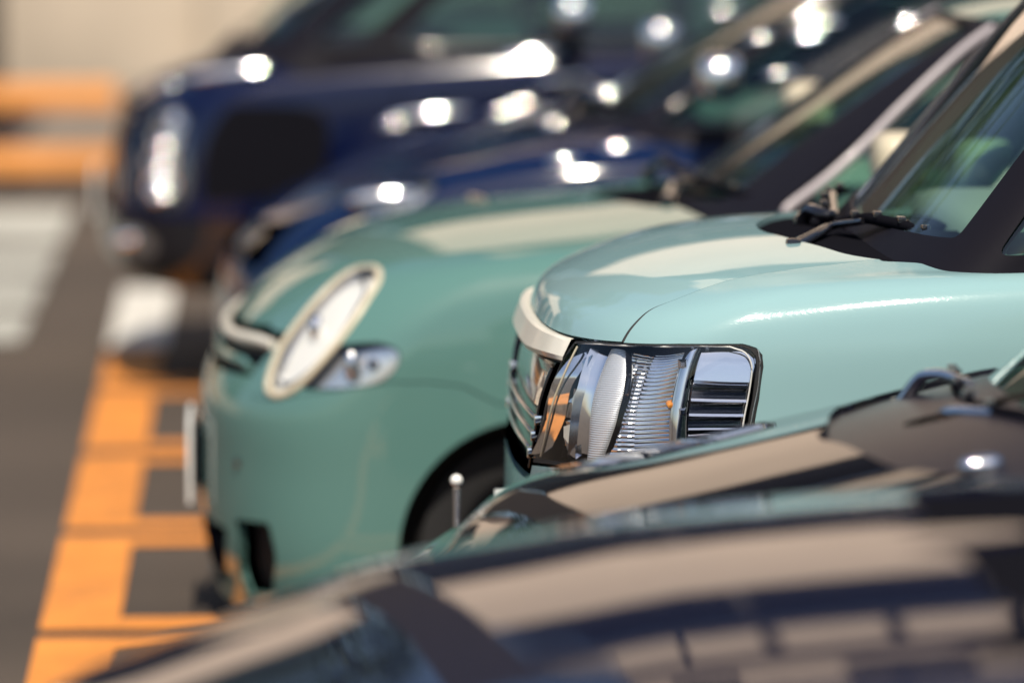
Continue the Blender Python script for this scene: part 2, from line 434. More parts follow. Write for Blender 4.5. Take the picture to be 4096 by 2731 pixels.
def asphalt_mat():
    m = mat('asphalt', (.082, .067, .058), rough=.85)
    t = m.node_tree; b = t.nodes['Principled BSDF']; co = t.nodes.new('ShaderNodeTexCoord')
    n1 = t.nodes.new('ShaderNodeTexNoise'); n1.inputs['Scale'].default_value = .5; n1.inputs['Detail'].default_value = 4
    n2 = t.nodes.new('ShaderNodeTexNoise'); n2.inputs['Scale'].default_value = 130; n2.inputs['Detail'].default_value = 3
    mp = t.nodes.new('ShaderNodeMapping'); mp.inputs['Scale'].default_value = (.35, 1.5, 1)
    t.links.new(co.outputs['Object'], mp.inputs['Vector']); t.links.new(mp.outputs[0], n1.inputs['Vector']); t.links.new(co.outputs['Object'], n2.inputs['Vector'])
    mix = t.nodes.new('ShaderNodeMix'); mix.data_type = 'FLOAT'; mix.inputs[0].default_value = .5
    t.links.new(n1.outputs['Fac'], mix.inputs[2]); t.links.new(n2.outputs['Fac'], mix.inputs[3])
    cr = t.nodes.new('ShaderNodeValToRGB'); e = cr.color_ramp.elements
    e[0].position = .34; e[0].color = (.040, .0305, .0235, 1); e[1].position = .66; e[1].color = (.100, .075, .056, 1)
    t.links.new(mix.outputs[0], cr.inputs[0]); t.links.new(cr.outputs[0], b.inputs['Base Color'])
    bp = t.nodes.new('ShaderNodeBump'); bp.inputs['Strength'].default_value = .5; bp.inputs['Distance'].default_value = .006
    t.links.new(n2.outputs['Fac'], bp.inputs['Height']); t.links.new(bp.outputs[0], b.inputs['Normal'])
    return m
def road_paint(name, base, wear=.5):
    m = mat(name, base, rough=.65, noise=.14, nscale=5, bump=.35, bscale=120)
    t = m.node_tree; b = t.nodes['Principled BSDF']; src = b.inputs['Base Color'].links[0].from_socket
    co = t.nodes.new('ShaderNodeTexCoord'); n = t.nodes.new('ShaderNodeTexNoise'); n.inputs['Scale'].default_value = 26; n.inputs['Detail'].default_value = 8; n.inputs['Roughness'].default_value = .72
    n2 = t.nodes.new('ShaderNodeTexNoise'); n2.inputs['Scale'].default_value = 1.6; n2.inputs['Detail'].default_value = 3
    ad = t.nodes.new('ShaderNodeMath'); ad.operation = 'MULTIPLY_ADD'; ad.inputs[1].default_value = .45
    cr = t.nodes.new('ShaderNodeValToRGB'); cr.color_ramp.elements[0].position = .74; cr.color_ramp.elements[1].position = .90
    cr.color_ramp.elements[1].color = (wear, wear, wear, 1)
    mx = t.nodes.new('ShaderNodeMix'); mx.data_type = 'RGBA'; mx.inputs[7].default_value = (.06, .05, .043, 1)
    t.links.new(co.outputs['Object'], n.inputs['Vector']); t.links.new(co.outputs['Object'], n2.inputs['Vector'])
    t.links.new(n2.outputs['Fac'], ad.inputs[0]); t.links.new(n.outputs['Fac'], ad.inputs[2]); t.links.new(ad.outputs[0], cr.inputs[0])
    t.links.new(cr.outputs[0], mx.inputs[0]); t.links.new(src, mx.inputs[6]); t.links.new(mx.outputs[2], b.inputs['Base Color'])
    return m
M['asphalt'] = asphalt_mat()
M['orange_line'] = road_paint('orange_road_paint', (.70, .255, .045))
M['white_line'] = road_paint('white_road_paint', (.66, .64, .58), .3)
M['old_white'] = road_paint('faded_white_road_paint', (.42, .42, .375), .8)
M['rail'] = mat('orange_rail_paint', (.78, .32, .08), rough=.5, noise=.18, nscale=3)
M['post'] = mat('grey_post', (.12, .10, .09), rough=.6, noise=.1)
M['wall'] = mat('beige_render', (.50, .425, .335), rough=.9, noise=.34, nscale=.55, bump=.3, bscale=30)
M['facade'] = mat('beige_facade', (.86, .69, .55), rough=.85, noise=.08, nscale=.6)
M['brown'] = mat('dark_brown_cladding', (.028, .021, .018), rough=.7, noise=.12, nscale=2)
M['win'] = mat('dark_window_glass', (.012, .014, .018), rough=.1, spec=.25)
M['frame'] = mat('window_frame', (.10, .09, .085), rough=.5)
M['apron'] = mat('concrete_strip', (.20, .165, .135), rough=.9, noise=.12, nscale=2)

ground = tag_struct(mk('ground', [(-900, -900, 0), (900, -900, 0), (900, 900, 0), (-900, 900, 0)], [(0, 1, 2, 3)], 'asphalt', smooth=False))
tag_struct(sheet('concrete_strip', -60, 60, 26.0, 31.0, .004, 'apron'))

# orange bay markings: a long edge line broken at every joint, with a cross bar either side of the joint
JOINTS = [4.95, 6.47, 8.0, 9.52, 11.04, 12.57, 14.1, 15.63]
for i, y0 in enumerate(JOINTS):
    y1 = y0 + 1.525 if i < len(JOINTS)-1 else 16.72
    a, b = y0 + .055, y1 - .055
    bm = bmesh.new(); R = [(-.515, -.325, a, b), (-.324, .75, a, a+.16)]
    if i < len(JOINTS)-1: R.append((-.324, .75, b-.16, b))
    for (xa, xb, ya, yb) in R: bm.faces.new([bm.verts.new(q) for q in ((xa, ya, .005), (xb, ya, .005), (xb, yb, .005), (xa, yb, .005))])
    tag_struct(bm_obj('orange_bay_marking', bm, 'orange_line'))
tag_struct(sheet('white_bay_marking', -.52, -.31, 16.78, 18.75, .005, 'white_line'))
for a, b in ((16.95, 17.85), (18.1, 19.0), (19.28, 20.3), (20.6, 22.4)):
    tag_struct(sheet('crossing_stripe', -3.4, -.84, a, b, .005, 'old_white'))

# low orange barrier
bar = thing('barrier', 'low orange two-rail barrier standing on the asphalt in front of the beige wall', 'barrier', (-3.0, 23.3, 0))
for z in (.475, .15):
    bm = bmesh.new(); box_bm(bm, (-3.66, 23.3, z), (6.0, .09, .125), .02); bm_obj('rail', bm, 'rail', bar)
for x in (-1.2, -3.0, -4.8, -6.4):
    bm = bmesh.new(); box_bm(bm, (x, 23.40, .27), (.09, .09, .54), .01); bm_obj('post', bm, 'post', bar)
adopt(bar)

# boundary wall and building behind the row
wl = thing('boundary_wall', 'weathered beige wall behind the orange barrier', 'wall', (-15.7, 31, 0))
box('wall_face', (-12.65, 32.2, 1.1), (24.9, .3, 2.2), 'wall', wl); box('coping', (-12.65, 32.2, 2.25), (24.9, .42, .10), 'facade', wl)
adopt(wl)
bld = thing('building', 'tall beige building with bands of dark windows rising behind the row of cars', 'building', (16.5, 31, 0))
X0, X1 = -.3, 33.3
def slab(n, z0, z1, m, y=31.3, d=.6): return box(n, ((X0+X1)/2, y, (z0+z1)/2), (X1-X0, d, z1-z0), m, bld)
slab('plinth', 0, .7, 'wall')
slab('wall', 4.4, 8.2, 'facade'); slab('wall', 12.75, 14.8, 'facade')
slab('soffit', 12.2, 12.75, 'frame', 31.7, .8)
slab('roof', 14.8, 15.0, 'post', 34.5, 7.4)
def rep(n, pos, size, m, mesh={}):
    k = (n, size)
    if k not in mesh: o = box(n, (0, 0, 0), size, m, bld); mesh[k] = o.data
    else: o = bpy.data.objects.new(n, mesh[k]); COL.objects.link(o); o.parent = bld
    o.location = pos; return o
for i in range(14):
    x = X0 + 1.2 + i*2.4
    rep('window', (x, 31.52, 2.55), (2.28, .05, 3.7), 'win'); rep('window', (x, 31.75, 9.4), (2.3, .05, 2.4), 'win')
    rep('pier', (x+1.2, 31.40, 2.55), (.12, .3, 3.7), 'frame'); rep('mullion', (x+1.2, 31.66, 9.4), (.10, .12, 2.4), 'frame')
    rep('balcony_panel', (x-.6, 31.12, 11.52), (1.04, .10, 1.22), 'facade'); rep('balcony_panel', (x+.6, 31.12, 11.52), (1.04, .10, 1.22), 'facade')
    rep('window', (x, 30.985, 13.6), (1.3, .05, 1.0), 'win')
slab('balcony_floor', 10.68, 10.9, 'frame', 31.3, .8)
slab('back_wall', 10.9, 12.2, 'frame', 32.2, .1)
box('reflection_tower', (X0-.68, 31.5, 7.0), (1.32, .4, 9.4), 'brown', bld); box('wall_base', (X0-.68, 31.45, 1.149), (1.32, .5, 2.298), 'wall', bld)  # dark tower shaped for its reflection in windscreens and bonnets
adopt(bld)

# unseen block added beyond the barrier, only to be mirrored in the near bonnet
bo = thing('reflection_block', 'small flat-roofed beige block, unseen, added behind the orange barrier for bonnet reflections', 'reflection_block', (-3.0, 25.2, 0))
box('wall', (-2.9, 25.3, .55), (3.02, 2.0, 1.1), 'brown', bo); box('fascia', (-2.9, 25.3, 3.03), (3.02, 2.0, 1.36), 'facade', bo); box('roof', (-2.9, 25.3, 3.76), (3.08, 2.1, .08), 'post', bo)
box('back_wall', (-2.9, 26.2, 1.7), (2.8, .12, 1.28), 'facade', bo)
for x in (-4.35, -3.38, -2.42, -1.45): box('window_post', (x, 24.36, 1.725), (.10, .10, 1.24), 'facade', bo)
for x in (-3.865, -2.9, -1.935): box('window', (x, 24.40, 1.725), (.84, .03, 1.22), 'win', bo)
adopt(bo)

# trees beyond the wall
def leaf_mat():
    m = mat('foliage', (.05, .09, .03), rough=.6)
    t = m.node_tree; b = t.nodes['Principled BSDF']; oi = t.nodes.new('ShaderNodeTexCoord'); n = t.nodes.new('ShaderNodeTexNoise'); n.inputs['Scale'].default_value = 1.3
    cr = t.nodes.new('ShaderNodeValToRGB'); e = cr.color_ramp.elements; e[0].position = .35; e[0].color = (.020, .050, .022, 1); e[1].position = .68; e[1].color = (.075, .125, .045, 1)
    t.links.new(oi.outputs['Object'], n.inputs['Vector']); t.links.new(n.outputs['Fac'], cr.inputs[0]); t.links.new(cr.outputs[0], b.inputs['Base Color']); return m
M['leaf'] = leaf_mat(); M['bark'] = mat('bark', (.10, .075, .055), rough=.95, noise=.3, nscale=9, bump=.6, bscale=25)
LB = ['broad dark green tree close beside the tall beige building', 'tallest dark green tree beyond the boundary wall', 'low spreading green tree beyond the boundary wall', 'slim dark green tree farthest from the tall beige building']
for k, (x, y, hh, rx) in enumerate(((-3.8, 36.5, 12.5, 3.0), (-9.6, 36.5, 12.5, 3.4), (-14.6, 34.8, 8.0, 3.6), (-20.0, 36.0, 10.5, 2.7))):
    tr = thing('tree', LB[k], 'tree', (x, y, 0), 'trees beyond the boundary wall')
    q = np.random.default_rng(20+k)
    tube('trunk', [(x, y, 0), (x+.1, y, hh*.25), (x-.08, y+.1, hh*.5), (x+.1, y, hh*.8)], [.24, .18, .12, .04], 'bark', tr, n=9, sm=4, up=(1, 0, 0))
    V = []; Fc = []
    cl = q.normal(size=(70, 3)); cl /= np.linalg.norm(cl, axis=1, keepdims=True); cl *= q.uniform(.35, 1, (70, 1))**.6
    cen = np.array([x, y, hh*.56]) + cl*np.array([rx, rx*.9, hh*.44])
    for c_ in cen:
        tip = c_ + (np.array([x, y, hh*.55]) - c_)*.15
        for _ in range(95):
            p = c_ + q.normal(size=3)*np.array([.5, .5, .40]); a = q.normal(size=3); a /= np.linalg.norm(a); b_ = np.cross(a, q.normal(size=3)); b_ /= np.linalg.norm(b_)
            L = q.uniform(.12, .22); n0 = len(V); V += [p-a*L, p-b_*L*.45, p+a*L, p+b_*L*.45]; Fc.append((n0, n0+1, n0+2, n0+3))
    mk('crown', V, Fc, 'leaf', tr, smooth=False)
    for j in range(5):
        c_ = cen[j*7]; tube('limb', [(x, y, hh*(.28+.08*j)), tuple((np.array([x, y, hh*(.36+.08*j)])*.5 + c_*.5)), tuple(c_)], [.09, .06, .02], 'bark', tr, n=6, sm=3)
    adopt(tr)
# ring tables, metres
TEAL_YC = 9.235
TEAL_TOP = ([(.60,1.02),(.66,1.06),(.745,1.093),(.89,1.125),(1.02,1.14),(1.25,1.15)], .05, .735, 2.4)
TEAL = [
 dict(xf=.56, w=.66, z=.20, a=.25, xr=3.74),
 dict(xf=.52, w=.705, z=.34, a=.28, xr=3.80),
 dict(flare=(0.010, 1.22, .30), xf=.508, w=.725, z=.55, a=.30, xr=3.82),
 dict(flare=(0.017, 1.22, .30), xf=.512, w=.735, z=.74, a=.32, n=2.7, xr=3.82),
 dict(flare=(0.020, 1.22, .30), xf=.518, w=.735, z=.87, a=.33, n=2.7, xr=3.82),
 dict(flare=(0.021, 1.22, .30), xf=.558, w=.730, barrel=.03, z=[(.56,.975),(.9,.995),(1.6,1.01)], a=.33, n=2.6, xr=3.81),
 dict(flare=(0.020, 1.22, .30), xf=.580, w=.713, barrel=.03, z=[(.56,1.015),(.9,1.046),(1.2,1.075),(1.5,1.086),(1.9,1.083),(2.6,1.06)], a=.35, n=2.5, xr=3.80),
 dict(flare=(0.014, 1.22, .30), xf=.625, w=.675, barrel=.03, z=[(.61,1.043),(.9,1.080),(1.2,1.106),(1.5,1.116),(1.9,1.113),(2.6,1.09)], a=.38, n=2.4, xr=3.77),
 dict(xf=.715, w=.59, top=TEAL_TOP, a=.40, n=2.4, xr=3.72),
 dict(xf=.84, w=.45, top=TEAL_TOP, a=.40, n=2.4, xr=3.62),
 dict(xf=1.0, w=.26, top=TEAL_TOP, a=.25, n=2.2, xr=3.45),
 dict(xf=1.18, w=.06, top=TEAL_TOP, a=.05, n=2.0, xr=3.3),
]
TEAL_CAB = [
 dict(xf=1.145, w=.680, z=1.09, a=.25, n=2.5, xr=3.82, ar=.15),
 dict(xf=1.245, w=.678, z=1.20, a=.24, n=2.5, xr=3.81, ar=.15),
 dict(xf=1.375, w=.664, z=1.36, a=.24, n=2.5, xr=3.78, ar=.15),
 dict(xf=1.535, w=.645, z=1.55, a=.25, n=2.5, xr=3.73, ar=.15),
 dict(xf=1.63, w=.60, z=1.64, a=.27, n=2.5, xr=3.68, ar=.15),
 dict(xf=1.75, w=.52, z=1.678, a=.27, n=2.5, xr=3.60, ar=.15),
 dict(xf=2.0, w=.28, z=1.69, a=.2, n=2.5, xr=3.3, ar=.12),
 dict(xf=2.4, w=.04, z=1.692, a=.04, n=2.0, xr=2.9, ar=.04),
]
SAGE_YC = 11.38
SAGE_TOP = ([(.05,.82),(.13,.872),(.25,.922),(.47,.975),(.8,1.012),(1.0,1.03),(1.3,1.04)], .06, .83, 2.2)
SAGE = [
 dict(xf=-.095, w=.79, z=.09, a=.43, n=2.3, xr=3.45),
 dict(xf=-.124, w=.815, z=.23, a=.44, n=2.35, xr=3.52),
 dict(xf=-.128, w=.825, z=.44, a=.46, n=2.4, xr=3.56),
 dict(xf=-.122, w=.83, z=[(-.12,.57),(.6,.62),(2,.66)], a=.47, n=2.4, xr=3.57),
 dict(xf=-.085, w=.828, z=[(-.08,.66),(.5,.76),(2,.80)], a=.48, n=2.3, xr=3.55),
 dict(xf=-.035, w=.808, z=[(-.03,.745),(.3,.83),(.8,.895),(2,.90)], a=.54, n=2.2, xr=3.52),
 dict(xf=.03, w=.765, z=[(.03,.812),(.3,.89),(.8,.945),(2,.96)], a=.60, n=2.2, xr=3.48),
 dict(xf=.13, w=.68, top=SAGE_TOP, a=.62, n=2.2, xr=3.4),
 dict(xf=.28, w=.55, top=SAGE_TOP, a=.60, n=2.2, xr=3.3),
 dict(xf=.50, w=.36, top=SAGE_TOP, a=.45, n=2.2, xr=3.2),
 dict(xf=.75, w=.18, top=SAGE_TOP, a=.25, n=2.2, xr=3.1),
 dict(xf=.95, w=.04, top=SAGE_TOP, a=.05, n=2.0, xr=3.0),
]
SAGE_CAB = [
 dict(xf=.93, w=.76, z=.95, a=.40, n=2.3, xr=3.55, ar=.3),
 dict(xf=1.09, w=.735, z=1.06, a=.40, n=2.3, xr=3.5, ar=.3),
 dict(xf=1.34, w=.69, z=1.235, a=.40, n=2.3, xr=3.38, ar=.3),
 dict(xf=1.60, w=.635, z=1.41, a=.40, n=2.3, xr=3.25, ar=.3),
 dict(xf=1.74, w=.58, z=1.478, a=.40, n=2.3, xr=3.15, ar=.3),
 dict(xf=1.93, w=.47, z=1.515, a=.4, n=2.3, xr=3.0, ar=.3),
 dict(xf=2.2, w=.25, z=1.53, a=.25, n=2.2, xr=2.8, ar=.2),
 dict(xf=2.4, w=.04, z=1.533, a=.04, n=2.0, xr=2.6, ar=.04),
]
BLUE_YC = 13.75
BLUE = [
 dict(xf=-.02, w=.76, z=.18, a=.42, n=2.3, xr=3.85),
 dict(xf=-.09, w=.82, z=.32, a=.45, n=2.4, xr=3.9),
 dict(xf=-.10, w=.845, z=.52, a=.48, n=2.4, xr=3.93),
 dict(xf=-.085, w=.848, z=[(-.08,.63),(.6,.68),(2,.72)], a=.5, n=2.4, xr=3.93),
 dict(xf=-.05, w=.84, z=[(-.05,.70),(.5,.80),(2,.85)], a=.52, n=2.3, xr=3.92),
 dict(xf=.01, w=.81, z=[(0,.755),(.4,.87),(1,.95),(2,.97)], a=.56, n=2.2, xr=3.9),
 dict(xf=.10, w=.75, z=[(.1,.81),(.5,.93),(1,1.0),(2,1.02)], a=.60, n=2.2, xr=3.85),
 dict(xf=.22, w=.64, z=[(.22,.87),(.6,.965),(1,1.03),(2,1.05)], a=.58, n=2.2, xr=3.8),
 dict(xf=.40, w=.48, z=[(.4,.93),(.8,1.01),(1.1,1.05)], a=.50, n=2.2, xr=3.7),
 dict(xf=.62, w=.28, z=[(.62,.985),(1.1,1.06)], a=.35, n=2.2, xr=3.6),
 dict(xf=.85, w=.06, z=[(.85,1.02),(1.2,1.06)], a=.08, n=2.0, xr=3.4),
]
BLUE_CAB = [
 dict(xf=.84, w=.76, z=1.0, a=.42, n=2.3, xr=3.85, ar=.3),
 dict(xf=1.02, w=.735, z=1.10, a=.42, n=2.3, xr=3.8, ar=.3),
 dict(xf=1.30, w=.69, z=1.26, a=.42, n=2.3, xr=3.68, ar=.3),
 dict(xf=1.58, w=.635, z=1.41, a=.42, n=2.3, xr=3.5, ar=.3),
 dict(xf=1.76, w=.58, z=1.475, a=.42, n=2.3, xr=3.35, ar=.3),
 dict(xf=1.95, w=.45, z=1.51, a=.4, n=2.3, xr=3.2, ar=.3),
 dict(xf=2.3, w=.04, z=1.525, a=.05, n=2.0, xr=2.8, ar=.04),
]
VAN_YC = 16.2
VAN = [
 dict(xf=-.42, w=.80, z=.35, a=.35, n=2.4, xr=4.1),
 dict(xf=-.50, w=.84, z=.44, a=.38, n=2.5, xr=4.15),
 dict(xf=-.518, w=.848, z=.58, a=.40, n=2.6, xr=4.18),
 dict(xf=-.505, w=.85, z=.74, a=.42, n=2.6, xr=4.18),
 dict(xf=-.475, w=.848, z=.87, a=.43, n=2.6, xr=4.18),
 dict(xf=-.435, w=.84, z=[(-.46,.945),(.2,1.01),(1,1.08)], a=.45, n=2.5, xr=4.18),
 dict(xf=-.37, w=.80, z=[(-.4,1.0),(.2,1.08),(1,1.14)], a=.47, n=2.4, xr=4.15),
 dict(xf=-.27, w=.71, z=[(-.3,1.04),(.2,1.12),(1,1.17)], a=.48, n=2.4, xr=4.1),
 dict(xf=-.13, w=.55, z=[(-.14,1.085),(.3,1.15),(1,1.18)], a=.42, n=2.3, xr=4.0),
 dict(xf=.06, w=.30, z=[(.08,1.13),(.4,1.175)], a=.25, n=2.2, xr=3.9),
 dict(xf=.25, w=.05, z=1.17, a=.05, n=2.0, xr=3.7),
]
VAN_CAB = [
 dict(xf=-.16, w=.82, z=1.06, a=.40, n=2.5, xr=4.17, ar=.2),
 dict(xf=-.01, w=.80, z=1.20, a=.40, n=2.5, xr=4.15, ar=.2),
 dict(xf=.28, w=.77, z=1.44, a=.40, n=2.5, xr=4.12, ar=.2),
 dict(xf=.56, w=.72, z=1.66, a=.40, n=2.5, xr=4.08, ar=.2),
 dict(xf=.74, w=.66, z=1.76, a=.40, n=2.5, xr=4.0, ar=.2),
 dict(xf=1.0, w=.52, z=1.81, a=.38, n=2.4, xr=3.9, ar=.2),
 dict(xf=1.6, w=.1, z=1.83, a=.1, n=2.0, xr=3.5, ar=.1),
]

BLACK_YC = 7.45
BLACK_TOP = ([(.2,.72),(.355,.82),(.465,.872),(.7,.924),(1.07,1.005),(1.335,1.07)], .08, .735, 2.2)
BLACK = [
 dict(xf=.18, w=.66, z=.18, a=.40, n=2.3, xr=3.5),
 dict(xf=.115, w=.70, z=.34, a=.42, n=2.4, xr=3.55),
 dict(xf=.10, w=.725, z=.48, a=.45, n=2.4, xr=3.58),
 dict(xf=.105, w=.735, z=[(.10,.55),(.8,.62),(1.6,.66)], a=.46, n=2.4, xr=3.58),
 dict(xf=.13, w=.73, z=[(.13,.62),(.5,.69),(1.6,.80)], a=.47, n=2.4, xr=3.57),
 dict(xf=.175, w=.70, z=[(.18,.675),(.5,.76),(.8,.825),(1.6,.92)], a=.48, n=2.4, xr=3.54),
 dict(xf=.255, w=.65, z=[(.255,.72),(.5,.815),(.8,.875),(1.1,.94),(1.6,.985)], a=.48, n=2.4, xr=3.5),
 dict(xf=.38, w=.57, top=BLACK_TOP, a=.48, n=2.3, xr=3.4),
 dict(xf=.55, w=.44, top=BLACK_TOP, a=.42, n=2.2, xr=3.3),
 dict(xf=.72, w=.28, top=BLACK_TOP, a=.30, n=2.2, xr=3.2),
 dict(xf=.90, w=.12, top=BLACK_TOP, a=.15, n=2.2, xr=3.1),
 dict(xf=1.05, w=.03, top=BLACK_TOP, a=.04, n=2.0, xr=3.0),
]
BLACK_CAB = [
 dict(xf=1.10, w=.69, z=0.930, a=.34, n=2.4, xr=3.55),
 dict(xf=1.23, w=.675, z=1.040, a=.34, n=2.4, xr=3.52),
 dict(xf=1.46, w=.64, z=1.230, a=.34, n=2.4, xr=3.45),
 dict(xf=1.70, w=.59, z=1.410, a=.34, n=2.4, xr=3.35),
 dict(xf=1.84, w=.54, z=1.465, a=.34, n=2.4, xr=3.28),
 dict(xf=2.0, w=.43, z=1.495, a=.33, n=2.3, xr=3.15),
 dict(xf=2.2, w=.2, z=1.505, a=.2, n=2.2, xr=3.0),
 dict(xf=2.35, w=.03, z=1.507, a=.04, n=2.0, xr=2.8),
]
NAVY_YC = 5.75
NAVY_TOP = ([(-.40,.775),(-.28,.841),(-.16,.881),(.016,.94),(.18,.997),(.368,1.03),(.515,1.054),(1.05,1.095),(1.3,1.104)], .055, .74, 2.0)
NAVY = [
 dict(xf=-.44, w=.67, z=.20, a=.35, n=2.4, xr=3.75),
 dict(xf=-.51, w=.715, z=.36, a=.38, n=2.5, xr=3.80),
 dict(xf=-.52, w=.735, z=.52, a=.40, n=2.6, xr=3.83),
 dict(xf=-.505, w=.74, z=[(-.5,.63),(.5,.67),(2,.70)], a=.42, n=2.6, xr=3.83),
 dict(xf=-.47, w=.735, z=[(-.47,.70),(.2,.80),(1,.88)], a=.43, n=2.5, xr=3.82),
 dict(xf=-.40, w=.705, z=[(-.4,.735),(-.1,.835),(.2,.935),(.5,.992),(1,1.035)], a=.45, n=2.4, xr=3.79),
 dict(xf=-.31, w=.63, top=NAVY_TOP, a=.47, n=2.4, xr=3.75),
 dict(xf=-.19, w=.51, top=NAVY_TOP, a=.48, n=2.3, xr=3.65),
 dict(xf=-.02, w=.35, top=NAVY_TOP, a=.40, n=2.2, xr=3.55),
 dict(xf=.23, w=.21, top=NAVY_TOP, a=.30, n=2.2, xr=3.45),
 dict(xf=.62, w=.09, top=NAVY_TOP, a=.12, n=2.2, xr=3.35),
 dict(xf=1.0, w=.02, top=NAVY_TOP, a=.03, n=2.0, xr=3.25),
]
NAVY_CAB = [
 dict(xf=1.26, w=0.703, z=1.060, a=.34, n=2.4, xr=3.80),
 dict(xf=1.38, w=0.689, z=1.170, a=.34, n=2.4, xr=3.77),
 dict(xf=1.58, w=0.655, z=1.370, a=.34, n=2.4, xr=3.70),
 dict(xf=1.77, w=0.608, z=1.540, a=.34, n=2.4, xr=3.63),
 dict(xf=1.90, w=0.551, z=1.610, a=.34, n=2.4, xr=3.55),
 dict(xf=2.06, w=0.427, z=1.645, a=.33, n=2.3, xr=3.40),
 dict(xf=2.30, w=0.190, z=1.660, a=.2, n=2.2, xr=3.25),
 dict(xf=2.55, w=0.028, z=1.662, a=.04, n=2.0, xr=2.95),
]
# ------------------------------------------------------------------ cars
def uv_side(S, x, z, side=-1):
    """(u, v) of the point of the flank with this x and height (v runs on below 0 under the sill)"""
    h = S.nu//2
    sl = slice(0, h) if side < 0 else slice(h, None)
    P = S.P[:, sl]; U = np.linspace(-1, 1, S.nu)[sl]; Vv = np.linspace(0, S.nr-1, S.nv)
    zb = P[0, :, 2].min(); zz = max(z, zb)
    m = (P[..., 0]-x)**2 + (P[..., 2]-zz)**2 + np.where(np.abs(P[..., 1]-S.yc) < .35, 9, 0)
    j, i = np.unravel_index(np.argmin(m), m.shape)
    uu, vv = float(U[i]), float(Vv[j]); e = .004
    for _ in range(3):                                   # refine by Newton steps
        p = on(S, uu, vv); a = (on(S, uu+e, vv) - on(S, uu-e, vv))/(2*e); b = (on(S, uu, min(vv+.05, S.nr-1)) - on(S, uu, max(vv-.05, 0)))/(min(vv+.05, S.nr-1)-max(vv-.05, 0))
        det = a[0]*b[2]-a[2]*b[0]
        if abs(det) < 1e-6: break
        rx, rz = x-p[0], zz-p[2]
        du = (rx*b[2]-rz*b[0])/det; dv = (a[0]*rz-a[2]*rx)/det
        uu += min(max(du, -.006), .006); vv = min(max(vv + min(max(dv, -.08), .08), 0), S.nr-1.01)
    return (uu, vv - (zb - z)*8 if z < zb else vv)
def arch_poly(S, x, z, r, side):
    return [uv_side(S, x + r*math.cos(a), z + r*math.sin(a), side) for a in np.linspace(-.5, math.pi+.5, 40)]
def rect(u0, u1, v0, v1): return [(u0, v0), (u1, v0), (u1, v1), (u0, v1)]

def wheel_set(S, root, xs, z, r, yc, hw):
    first = None
    for x in xs:
        for sd in (-1, 1):
            if first is None:
                e = bpy.data.objects.new('wheel', None)
                COL.objects.link(e); e.parent = root
                W = r*.36
                lathe('tyre', [(r*.62, -.075), (r*.70, -.085), (r*.93, -.082), (r*.985, -.06), (r, 0), (r*.985, .06), (r*.93, .082), (r*.62, .08)], (0, 0, 0), 'rubber', e)
                rim = lathe('rim', [(r*.05, -.045), (r*.16, -.05), (r*.18, -.035), (r*.50, -.05), (r*.58, -.07), (r*.635, -.076), (r*.635, .05)], (0, 0, 0), 'trim', e)
                lathe('hub_cap', [(0.0, -.062), (r*.12, -.058), (r*.14, -.04)], (0, 0, 0), 'trim', e, n=16)
                first = e
            else:
                e = first.copy(); COL.objects.link(e); e.parent = root
                for c in first.children:
                    d = c.copy(); COL.objects.link(d); d.parent = e
            e.location = (x, yc + sd*(hw-.16), z); e.rotation_euler = (0, 0, 0 if sd < 0 else math.pi)

def seat(root, x, y, z):
    bm = bmesh.new(); box_bm(bm, (x, y, z), (.46, .46, .16), .05)
    box_bm(bm, (x+.30, y, z+.32), (.14, .44, .62), .05, None); s = bm_obj('seat', bm, 'seat', root, angle=60)
    box('headrest', (x+.35, y, z+.73), (.09, .25, .17), 'seat', s, .035)

def door_mirror(root, c, m, sd, s=(.115, .19, .13)):
    bm = bmesh.new(); bmesh.ops.create_uvsphere(bm, u_segments=28, v_segments=16, radius=.5)
    for v in bm.verts:
        q = v.co; f = lambda a: math.copysign(abs(a*2)**.60/2, a)
        x = f(q.x)*s[0]*1.2; x = min(x, s[0]*.36)
        v.co = Vector((c[0]+x, c[1]+f(q.y)*s[1], c[2]+f(q.z)*s[2]))
    o = bm_obj('door_mirror', bm, m, root, angle=50)
    box('mirror_glass', (c[0]+s[0]*.37, c[1], c[2]), (.006, s[1]*.84, s[2]*.78), 'mirror', o, .002)
    box('mirror_arm', (c[0]+.01, c[1]-sd*s[1]*.62, c[2]-s[2]*.35), (.06, .10, .035), 'trim', o, .01)

